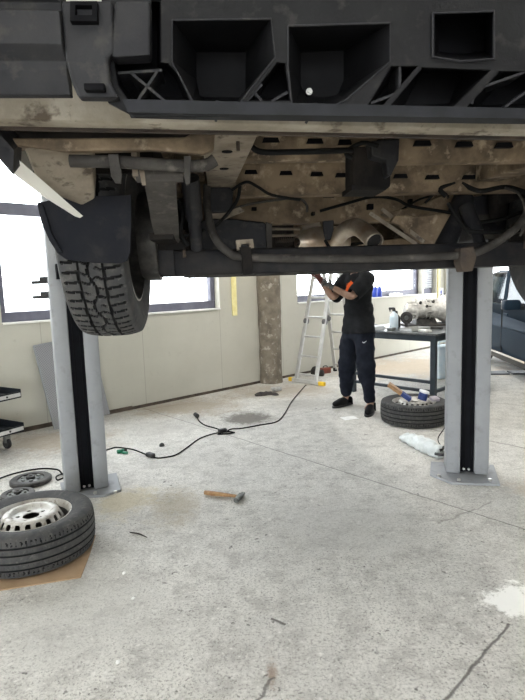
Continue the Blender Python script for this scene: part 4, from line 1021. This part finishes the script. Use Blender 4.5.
for (x, y, z) in ((-.10, -.085, .30), (.06, -.09, .31), (-.03, -.11, .255)):
    mb = MB(); mb.lathe([(.0001, 0), (.018, 0), (.016, .02), (.0001, .022)], (x, y, z-.02), (0, -.8, .6), n=12); mb.build('plug', 'iron', case)
# disc standing against the gearbox
t = thing('friction_disc', 'black round disc standing upright left of the gearbox', 'disc', onb(.48, .66), radians(62)); t.scale = (.7, .7, .7); t.location.z += 0
mb = MB(); mb.lathe([(.04, -.012), (.105, -.012), (.112, -.006), (.112, .006), (.105, .012), (.04, .012)], (0, 0, .19), (1, 0, .04), n=36, close=True); mb.build('disc', 'iron', t, smooth=35)
mb = MB(); mb.lathe([(.0001, -.02), (.035, -.02), (.04, 0), (.035, .02), (.0001, .02)], (0, 0, .19), (1, 0, .04), n=24); mb.build('hub', 'steel', t, smooth=35)
mb = MB(); mb.box((0, 0, .012), (.09, .10, .024), bev=.004); mb.box((0, 0, .06), (.04, .05, .09)); mb.build('foot', 'iron', t)
# bottles
def bottle(label, p, r, h, m, capm, name='bottle', trig=True):
    t = thing(name, label, 'bottle', p, 2.6)
    mb = MB(); mb.lathe([(.0001, 0), (r*.95, 0), (r, .01), (r, h*.55), (r*.85, h*.68), (r*.34, h*.78), (r*.3, h*.84), (.0001, h*.84)], n=24); mb.build('body', m, t, smooth=40)
    mb = MB(); mb.lathe([(.0001, h*.84), (r*.38, h*.84), (r*.38, h*.93), (r*.3, h), (.0001, h)], n=16)
    if trig: mb.box((r*.55, 0, h*.97), (r*1.3, .022, .028), bev=.005); mb.box((r*.9, 0, h*.88), (.012, .014, h*.12))
    mb.build('spray_head' if trig else 'cap', capm, t, smooth=40)
bottle('pale blue white spray bottle with black head on the workbench', onb(.28, .72), .055, .27, 'bluewhite', 'plug')
bottle('dark bottle just behind the pale spray bottle', onb(.46, .80), .055, .22, 'plug', 'plug', trig=False)
t = thing('tray', 'shallow metal tray on the workbench in front of gearbox', 'tray', onb(.24, .40), .5)
mb = MB(); mb.box((0, 0, .008), (.30, .20, .012)); mb.build('pan', 'alu', t); mb = MB()
for (x, y, sx, sy) in ((0, .1, .3, .008), (0, -.1, .3, .008), (.15, 0, .008, .2), (-.15, 0, .008, .2)): mb.box((x, y, .022), (sx, sy, .035))
mb.build('rim', 'alu', t)
for k, (e2, e1, sx, sy, sz, m, nm, lab, cat) in enumerate([
    (.12, .86, .16, .10, .05, 'white', 'box', 'white box on the workbench beside the man', 'box'),
    (.10, .64, .10, .07, .035, 'steel', 'metal_block', 'grey metal block at the near edge of the workbench by the man', 'block'),
    (.34, .92, .14, .14, .012, 'paper', 'paper_sheet', 'white paper lying behind the spray bottle on the bench', 'paper'),
    (.12, .20, .16, .09, .03, 'alu_cast', 'cover_plate', 'cast metal cover lying at the near corner of the workbench', 'cover'),
    (.52, .30, .22, .06, .03, 'iron', 'iron_bar', 'dark iron bar on the workbench in front of the gearbox', 'bar')]):
    mb = MB(); p = onb(e2, e1, sz/2); mb.box(p, (sx, sy, sz), .3+k*.5, bev=min(.006, sz*.2)); tag(mb.build(nm, m), lab, cat)
mb = MB(); p = onb(.18, .95, .0); mb.lathe([(.0001, .0), (.05, 0), (.055, .04), (.045, .06), (.03, .06), (.03, .02), (.0001, .02)], p, n=20); tag(mb.build('gear', 'steel', smooth=35), 'small steel gear ring on the workbench far edge', 'gear')
# canister standing behind the bench leg
t = thing('canister', 'pale white canister on the floor behind the workbench and right post', 'canister', (2.63, 7.6, 0), .3)
mb = MB(); mb.box((0, 0, .24), (.30, .24, .48), bev=.03); mb.build('body', 'bluewhite', t, smooth=40)
mb = MB(); mb.tube([(-.07, 0, .47), (-.06, 0, .53), (.06, 0, .53), (.07, 0, .47)], .016, 8, smooth=3); mb.build('handle', 'bluewhite', t)
mb = MB(); mb.cyl((.10, 0, .47), (.10, 0, .52), .03, n=14); mb.build('cap', 'blue', t)
# on the window sill
for s, lab in ((5.42, 'blue can on the window sill nearest the man'), (5.56, 'second blue can on the sill beside the first')):
    t = thing('can', lab, 'can', W(s, .035, Z0+.018), 0, 'blue cans on the window sill'); mb = MB(); mb.lathe([(.0001, 0), (.045, 0), (.045, .16), (.03, .18), (.0001, .18)], n=18); mb.build('body', 'blue', t, smooth=40)
    mb = MB(); mb.lathe([(.0001, .18), (.028, .18), (.028, .21), (.0001, .21)], n=14); mb.build('cap', 'white', t, smooth=40)
ob = skin('cloth', {0: ((-.2, 0, .02), .03), 1: ((0, .0, .03), .045), 2: ((.25, .01, .02), .03)}, [(0, 1), (1, 2)], 'paper', None, sub=2, disp=.025, dscale=14)
for v in ob.data.vertices: v.co.z = max(v.co.z*.8, 0)
ob.location = W(6.1, .04, Z0+.018); ob.rotation_euler.z = WTH; tag(ob, 'crumpled white cloth on the window sill above the gearbox', 'cloth')
# notice on the far trim
t = thing('notice', 'small white notice with blue marks hanging near the far corner', 'notice', W(7.80, -.006, 1.0), WTH)
mb = MB(); mb.box((0, 0, .12), (.16, .006, .24)); mb.build('sheet', 'white', t)
mb = MB(); mb.box((-.03, -.005, .15), (.05, .004, .07)); mb.box((.035, -.005, .08), (.04, .004, .05)); mb.build('mark', 'blue', t)

# ------------------------------------------------------------------ parked car
CH = Vector((-.12, -.99, 0)).normalized(); CSIDE = Vector((-CH.y, CH.x, 0))       # heading, and its left
front = Vector((3.26, 5.42, 0)); cc = front - CH*2.25 + CSIDE*.92
car = thing('car', 'dark blue car parked at the right beside the lift post', 'car', cc, atan2(CH.y, CH.x))
# local x forward, y left; the side facing the photo is y = -0.92
def cprof(x):
    """(sill z, belt z, roof z or None)"""
    return x
body = [(-2.25, .45), (-2.2, .95), (-1.9, 1.04), (.7, 1.03), (.95, 1.0), (2.0, .90), (2.22, .72), (2.25, .42), (1.95, .28), (-1.95, .28)]
def arch(cx_):
    return [(cx_+.37*cos(a), .33+.37*sin(a)) for a in [radians(d) for d in range(-8, 189, 12)]]
low = arch(1.38) ; low2 = arch(-1.38)
outl = [(-2.25, .45), (-2.22, .92), (-1.9, 1.04), (.7, 1.03), (.95, 1.0), (2.0, .90), (2.22, .72), (2.25, .42), (2.1, .28)] + low + low2 + [(-2.1, .28)]
mb = MB(); mb.prism([[Vector((x, -.92, z)) for x, z in outl]], (0, 1.84, 0))
for v in mb.bm.verts:
    if v.co.z > .85: v.co.y *= .955
    if v.co.z < .4: v.co.y *= .975
    if abs(v.co.x) > 2.1: v.co.y *= .85
mb.build('body', 'carpaint', car, bevel=.03, smooth=45)
gh = [(-1.75, 1.03), (-1.25, 1.44), (-.7, 1.50), (-.1, 1.50), (.35, 1.42), (.92, 1.01)]
mb = MB()
A = [Vector((x, -.86 + (z-1.02)*.14, z)) for x, z in gh]; 
roofp = [(-1.30, 1.435), (-.7, 1.49), (-.1, 1.49), (.38, 1.405), (.30, 1.47), (-.1, 1.535), (-.7, 1.535), (-1.35, 1.47)]
mb.prism([[Vector((x, -.79, z)) for x, z in roofp]], (0, 1.58, 0)); mb.build('roof', 'carpaint', car, bevel=.02, smooth=45)
for s in (-1, 1):
    f = lambda x, z: Vector((x, s*(.875 - (z-1.02)*.14), z))
    for (a, b) in (((.93, 1.01), (.36, 1.44)), ((-.08, 1.02), (-.12, 1.51)), ((-1.76, 1.02), (-1.28, 1.46))):
        mb = MB(); mb.bar(f(*a), f(*b), .055, .05); mb.build('pillar', 'carpaint', car)
    mb = MB(); mb.prism([[f(.86, 1.03), f(.34, 1.42), f(.10, 1.47), f(-.06, 1.49), f(-.03, 1.03)]], (0, s*.008, 0)); mb.build('front_side_window', 'carglass', car)
    mb = MB(); mb.prism([[f(-.13, 1.03), f(-.16, 1.49), f(-.72, 1.49), f(-1.22, 1.43), f(-1.62, 1.05)]], (0, s*.008, 0)); mb.build('rear_side_window', 'carglass', car)
    mb = MB(); mb.tube([f(.86, 1.035), f(.34, 1.43), f(-.10, 1.50), f(-.72, 1.50), f(-1.24, 1.44), f(-1.65, 1.05)], .014, 8); mb.build('window_seal', 'plug', car)
    mb = MB(); mb.bar((.9, s*.93, .32), (-.95, s*.93, .31), .018, .03); mb.build('sill_moulding', 'chrome', car)
    mb = MB(); mb.bar((.95, s*.90, .27), (-1.0, s*.90, .27), .05, .10); mb.build('side_skirt', 'plug', car)
    mi = MB(); mi.box((.62, s*1.03, 1.06), (.16, .22, .14), bev=.035); mo = mi.build('door_mirror', 'carpaint', car, smooth=45)
    mb = MB(); mb.box((.535, s*1.04, 1.06), (.012, .18, .11), bev=.003); mb.build('mirror_glass', 'chrome', mo)
    mb = MB(); mb.box((.64, s*.91, 1.02), (.06, .08, .05)); mb.build('mirror_arm', 'plug', mo)
    for x in (-.10,):
        mb = MB(); mb.box((x, s*.915, .66), (.006, .02, .66)); mb.build('door_gap', 'plug', car)
    mb = MB(); mb.bar((.0, s*.925, .90), (.18, s*.925, .90), .022, .03, bev=.005); mb.build('door_handle', 'carpaint', car)
    for x in (1.38, -1.38):
        w = bpy.data.objects.new('wheel', None); COL.objects.link(w); w.parent = car; w.location = (x, s*.80, .33); w.rotation_euler = (0, 0, s*pi/2); w.scale = (.9, .97, .97)
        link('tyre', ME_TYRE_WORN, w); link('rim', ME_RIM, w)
mb = MB(); mb.prism([[Vector((.95, -.80, 1.02)), Vector((.95, .80, 1.02)), Vector((.38, .78, 1.43)), Vector((.38, -.78, 1.43))]], (.006, 0, .006)); mb.build('windscreen', 'carglass', car)
mb = MB(); mb.prism([[Vector((-1.78, -.80, 1.03)), Vector((-1.78, .80, 1.03)), Vector((-1.30, .78, 1.45)), Vector((-1.30, -.78, 1.45))]], (-.006, 0, .006)); mb.build('rear_window', 'carglass', car)
for s in (-1, 1):
    mb = MB(); mb.box((2.15, s*.62, .72), (.16, .32, .12), bev=.03); mb.build('headlamp', 'chrome', car)
for (y, x) in ((-.35, .1), (.35, .1)):
    mb = MB(); mb.box((x, y, .95), (.14, .42, .55), Matrix.Rotation(radians(-12), 3, 'Y'), bev=.05); mb.box((x+.05, y, 1.27), (.09, .24, .16), bev=.04); mb.build('seat', 'plug', car)
# dark floor plates next to the car
for k in range(2):
    mb = MB(); mb.box((3.42+.5*k, 7.78-.04*k, .012), (.46, .24, .024), -.08, bev=.004)
    tag(mb.build('floor_plate', mat('dark_tile_%d' % k, (.10, .11, .12), (.07, .075, .08), 6, rough=.4)), ['dark floor plate beside the car, next to the right lift post', 'dark floor plate under the car sill at the right edge'][k], 'floor plate', 'dark plates on the floor beside the car')

# ------------------------------------------------------------------ the man
PB = Vector((1.085, 5.87, 0)); FD = Vector((-.86, -.51, 0)).normalized()
man = thing('person', 'man in black T-shirt with orange print and dark trousers, arms raised', 'person', PB, atan2(FD.y, FD.x))
def pl(wx, wy, z):      # world -> person frame (x forward, y to his left)
    d = Vector((wx, wy, 0)) - PB; l = Vector((-FD.y, FD.x, 0)); return Vector((d.dot(FD), d.dot(l), z))
aR, aL = pl(.965, 6.06, .085), pl(1.175, 5.68, .085)
hipR, hipL = Vector((0, -.095, .92)), Vector((0, .095, .92))
knR, knL = (hipR+aR)/2+Vector((.04, -.01, 0)), (hipL+aL)/2+Vector((.04, .01, 0)); knR.z = knL.z = .49
shR, shL = Vector((.02, -.185, 1.475)), Vector((.02, .185, 1.475))
elL = pl(.955, 5.57, 1.275); haL = pl(.70, 5.58, 1.42)
elR = pl(.80, 5.86, 1.26); haR = pl(.615, 5.74, 1.515)
wrL = elL+(haL-elL)*.78; wrR = elR+(haR-elR)*.78
P = {'pel': (Vector((0, 0, .95)), (.14, .11)), 'bel': (Vector((0, 0, 1.08)), (.135, .10)), 'ch': (Vector((.01, 0, 1.27)), (.155, .11)), 'uc': (Vector((.0, 0, 1.42)), (.13, .095)), 'nk': (Vector((.015, 0, 1.54)), .055),
     'jw': (Vector((.035, 0, 1.61)), (.062, .066)), 'hd': (Vector((.03, 0, 1.68)), (.074, .088)), 'tp': (Vector((.02, 0, 1.75)), (.066, .078)), 'cr': (Vector((.015, 0, 1.795)), (.03, .035)),
     'shR': (shR, .062), 'shL': (shL, .062), 'elR': (elR, .044), 'elL': (elL, .044), 'wrR': (wrR, .028), 'wrL': (wrL, .028), 'haR': (haR, (.036, .02)), 'haL': (haL, (.036, .02)),
     'hipR': (hipR, .088), 'hipL': (hipL, .088), 'knR': (knR, .058), 'knL': (knL, .058), 'aR': (aR, .04), 'aL': (aL, .04),
     'fR': (aR+Vector((.09, -.01, -.045)), .035), 'fL': (aL+Vector((.09, .02, -.045)), .035), 'ns': (Vector((.118, 0, 1.665)), .012)}
E_ = [('pel', 'bel'), ('bel', 'ch'), ('ch', 'uc'), ('uc', 'nk'), ('nk', 'jw'), ('jw', 'hd'), ('hd', 'tp'), ('tp', 'cr'), ('uc', 'shR'), ('uc', 'shL'), ('shR', 'elR'), ('shL', 'elL'), ('elR', 'wrR'), ('elL', 'wrL'), ('wrR', 'haR'), ('wrL', 'haL'),
      ('pel', 'hipR'), ('pel', 'hipL'), ('hipR', 'knR'), ('hipL', 'knL'), ('knR', 'aR'), ('knL', 'aL'), ('aR', 'fR'), ('aL', 'fL'), ('hd', 'ns')]
body = skin('body', P, E_, 'skin', man, sub=2)
# T-shirt: cut from the body's own surface and eased outwards
def seg_d(p, a, b):
    t = max(0, min(1, (p-a).dot(b-a)/(b-a).length_squared)); return (p-(a+(b-a)*t)).length, t
def garment(name, keep, ease, m):
    bm = bmesh.new(); bm.from_mesh(body.data); bmesh.ops.subdivide_edges(bm, edges=bm.edges[:], cuts=1, use_grid_fill=True, smooth=.4); bm.normal_update()
    bmesh.ops.delete(bm, geom=[f for f in bm.faces if not keep(f.calc_center_median())], context='FACES')
    bmesh.ops.delete(bm, geom=[v for v in bm.verts if not v.link_faces], context='VERTS')
    for k in range(3): bmesh.ops.smooth_vert(bm, verts=[v for v in bm.verts if v.is_boundary], factor=.5, use_axis_x=True, use_axis_y=True, use_axis_z=True)
    bm.normal_update(); co = {v: v.co + v.normal*ease(v.co) for v in bm.verts}
    for v, c in co.items(): v.co = c
    bmesh.ops.smooth_vert(bm, verts=bm.verts[:], factor=.4, use_axis_x=True, use_axis_y=True, use_axis_z=True)
    me = bpy.data.meshes.new(name); bm.to_mesh(me); bm.free(); me.materials.append(M[m])
    for p in me.polygons: p.use_smooth = True
    o = link(name, me, man); md = o.modifiers.new('solid', 'SOLIDIFY'); md.thickness = .004; md.offset = -1
    return o
def in_shirt(p):
    for sh, el, wr in ((shR, elR, wrR), (shL, elL, wrL)):
        d, t = seg_d(p, sh, el); d2, t2 = seg_d(p, el, wr)
        if d2 < .075 and (t2 > .02 or t > .93) and d2 <= d + .012 : return False
        if d < .09 and t > .05: return t < .92
    return .865 < p.z < 1.52 + .02*abs(p.y)/.1
def shirt_ease(p):
    e = .030 + .013*noise.noise(p*7) + .009*noise.noise(p*16)
    if p.z < 1.2 and abs(p.y) < .2: e += .024 + .010*noise.noise(Vector((p.x*6, p.y*6, p.z*14)))
    for sh, el in ((shR, elR), (shL, elL)):
        d, t = seg_d(p, sh, el)
        if d < .09: e += .012*t
    return e
garment('t_shirt', in_shirt, shirt_ease, 'shirt')
# trousers, loose and gathered at the ankle
def low(k, a, f): return k+(a-k)*f
Tr = {'wst': (Vector((0, 0, 1.02)), (.160, .122)), 'pel': (Vector((0, 0, .91)), (.20, .155)), 'hR': (hipR+Vector((0, -.015, -.08)), .134), 'hL': (hipL+Vector((0, .015, -.08)), .134),
      'tR': ((hipR+knR)/2, .124), 'tL': ((hipL+knL)/2, .124), 'kR': (knR, .104), 'kL': (knL, .104), 'cR': (low(knR, aR, .5), .082), 'cL': (low(knL, aL, .5), .082),
      'bR': (low(knR, aR, .86), .068), 'bL': (low(knL, aL, .86), .068), 'eR': (low(knR, aR, .95), .052), 'eL': (low(knL, aL, .95), .052)}
tro = skin('trousers', Tr, [('pel', 'wst'), ('pel', 'hR'), ('pel', 'hL'), ('hR', 'tR'), ('hL', 'tL'), ('tR', 'kR'), ('tL', 'kL'), ('kR', 'cR'), ('kL', 'cL'), ('cR', 'bR'), ('cL', 'bL'), ('bR', 'eR'), ('bL', 'eL')], 'trousers', man, sub=3, root='pel', disp=.022, dscale=9)
# white swoosh-like tick on the hip
bpy.context.view_layer.update()
def on_cloth(ob, p, d):
    ok, loc, nrm, i = ob.ray_cast(p, d); return (loc, nrm) if ok else (p, -d)
dirn = Vector((-.75, -.62, 0)); dirn.normalize()      # from the camera side onto his left hip
cam_l = pl(0, 0, 1.45)
mb = MB(); pts = []
for u, z in ((-.018, .004), (-.010, -.006), (.0, -.006), (.012, .002), (.030, .014)):
    tgt = Vector((.03, .12, .775)) + Vector((-.0, 0, z)) ; lat = Vector((-(tgt-cam_l).y, (tgt-cam_l).x, 0)).normalized()
    q = tgt - lat*u; d = (q-cam_l).normalized(); loc, n = on_cloth(tro, q-d*.6, d); pts.append(loc+n*.002)
mb.tube(pts, [.002, .0045, .005, .0035, .001], 6, smooth=3); mb.build('logo_tick', 'white', tro)
# shoes
for a, turn in ((aR, radians(8)), (aL, radians(38))):
    f = Vector((cos(turn), sin(turn), 0)); mb = None
    base = Vector((a.x, a.y, 0))
    so = skin('shoe', {'h': (base-f*.065+Vector((0, 0, .055)), (.047, .052)), 'a': (base+Vector((0, 0, .10)), .052), 'm': (base+f*.07+Vector((0, 0, .06)), (.053, .052)), 't': (base+f*.165+Vector((0, 0, .046)), (.052, .042)), 'e': (base+f*.225+Vector((0, 0, .04)), (.035, .030))},
              [('h', 'm'), ('m', 'a'), ('m', 't'), ('t', 'e')], 'shoe', man, sub=2, root='m')
    for v in so.data.vertices: v.co.z = max(v.co.z, .004)
    mb = MB(); c = base+f*.062
    n = 28; lp = []
    for k in range(n):
        th = 2*pi*k/n; wv = .050+.008*cos(th); q = c + f*(.168*cos(th)) + Vector((-f.y, f.x, 0))*(wv*sin(th)); lp.append(Vector((q.x, q.y, 0)))
    mb.prism([lp], (0, 0, .022)); mb.build('sole', 'plug', so, bevel=.004)
# gloves: palm, four fingers, thumb
def glove(h, w, el, m, side, curl):
    d = (h-w).normalized(); up = Vector((0, 0, 1)); lat = d.cross(up).normalized(); nrm = lat.cross(d).normalized()
    pal = -lat*side
    P = {'cf': (w-d*.02, .040), 'w': (w+d*.005, .034), 'p': (w+d*.055, (.040, .028)), 'k': (w+d*.085, (.042, .024))}
    E = [('cf', 'w'), ('w', 'p'), ('p', 'k')]
    for i, (off, ln) in enumerate(((.031, .068), (.011, .078), (-.010, .072), (-.030, .056))):
        b = w+d*.088+nrm*off; dirs = d; prev = 'k'; q = b
        P['f%d0' % i] = (q, .0105); E.append((prev, 'f%d0' % i)); prev = 'f%d0' % i
        for j, fr in enumerate((.45, .32, .25)):
            ang = curl*(j+1)*.62; dd = d*cos(ang) + pal*sin(ang); q = q+dd*ln*fr
            P['f%d%d' % (i, j+1)] = (q, .0098-.0008*j); E.append((prev, 'f%d%d' % (i, j+1))); prev = 'f%d%d' % (i, j+1)
    q = w+d*.03+nrm*.03
    P['t0'] = (q, .014); E.append(('p', 't0')); q2 = q+(d*.6+nrm*.5+pal*.5).normalized()*.035; P['t1'] = (q2, .012); E.append(('t0', 't1')); q3 = q2+(d*.7+pal*.6).normalized()*.03; P['t2'] = (q3, .010); E.append(('t1', 't2'))
    return skin('glove', P, E, m, man, sub=2, root='p')
glove(haL, wrL, elL, 'glove', 1, 1.0)
glove(haR, wrR, elR, 'glove_red', -1, .9)
# hair, eyes, ears
mb = MB(); bmesh.ops.create_uvsphere(mb.bm, u_segments=24, v_segments=14, radius=1, matrix=Matrix.Translation((.008, 0, 1.72)) @ Matrix.Diagonal((.102, .084, .100, 1)))
bmesh.ops.delete(mb.bm, geom=[v for v in mb.bm.verts if v.co.z < 1.665 or (v.co.x > .055 and v.co.z < 1.755)], context='VERTS'); mb.build('hair', 'hair', man, smooth=60, solid=.006)
for s in (-1, 1):
    mb = MB(); bmesh.ops.create_uvsphere(mb.bm, u_segments=12, v_segments=8, radius=.011, matrix=Matrix.Translation((.100, s*.03, 1.69))); mb.build('eye', 'white', man, smooth=60)
    mb = MB(); bmesh.ops.create_uvsphere(mb.bm, u_segments=12, v_segments=8, radius=1, matrix=Matrix.Translation((.015, s*.082, 1.675)) @ Matrix.Diagonal((.02, .008, .03, 1))); mb.build('ear', 'skin', man, smooth=60)
mb = MB(); mb.tube([(.098, -.022, 1.625), (.108, 0, 1.624), (.098, .022, 1.625)], .006, 8, smooth=3); mb.build('mouth', mat('lips', (.35, .14, .11), rough=.5), man)

# ------------------------------------------------------------------ light: overcast sky through the windows and the open doors
w = bpy.data.worlds.new('sky'); S.world = w; w.use_nodes = True
nt = w.node_tree; bg = nt.nodes['Background']; bg.inputs[0].default_value = (.93, .97, 1, 1); bg.inputs[1].default_value = 7.0
S.view_settings.view_transform = 'Standard'; S.view_settings.look = 'None'; S.view_settings.gamma = 1; S.view_settings.exposure = 0.42
S.view_settings.use_curve_mapping = False
try:
    S.cycles.use_denoising = True
    S.cycles.max_bounces = 10; S.cycles.diffuse_bounces = 6; S.cycles.transparent_max_bounces = 16
    S.cycles.caustics_reflective = False; S.cycles.caustics_refractive = False
    S.cycles.sample_clamp_indirect = 8
except Exception: pass
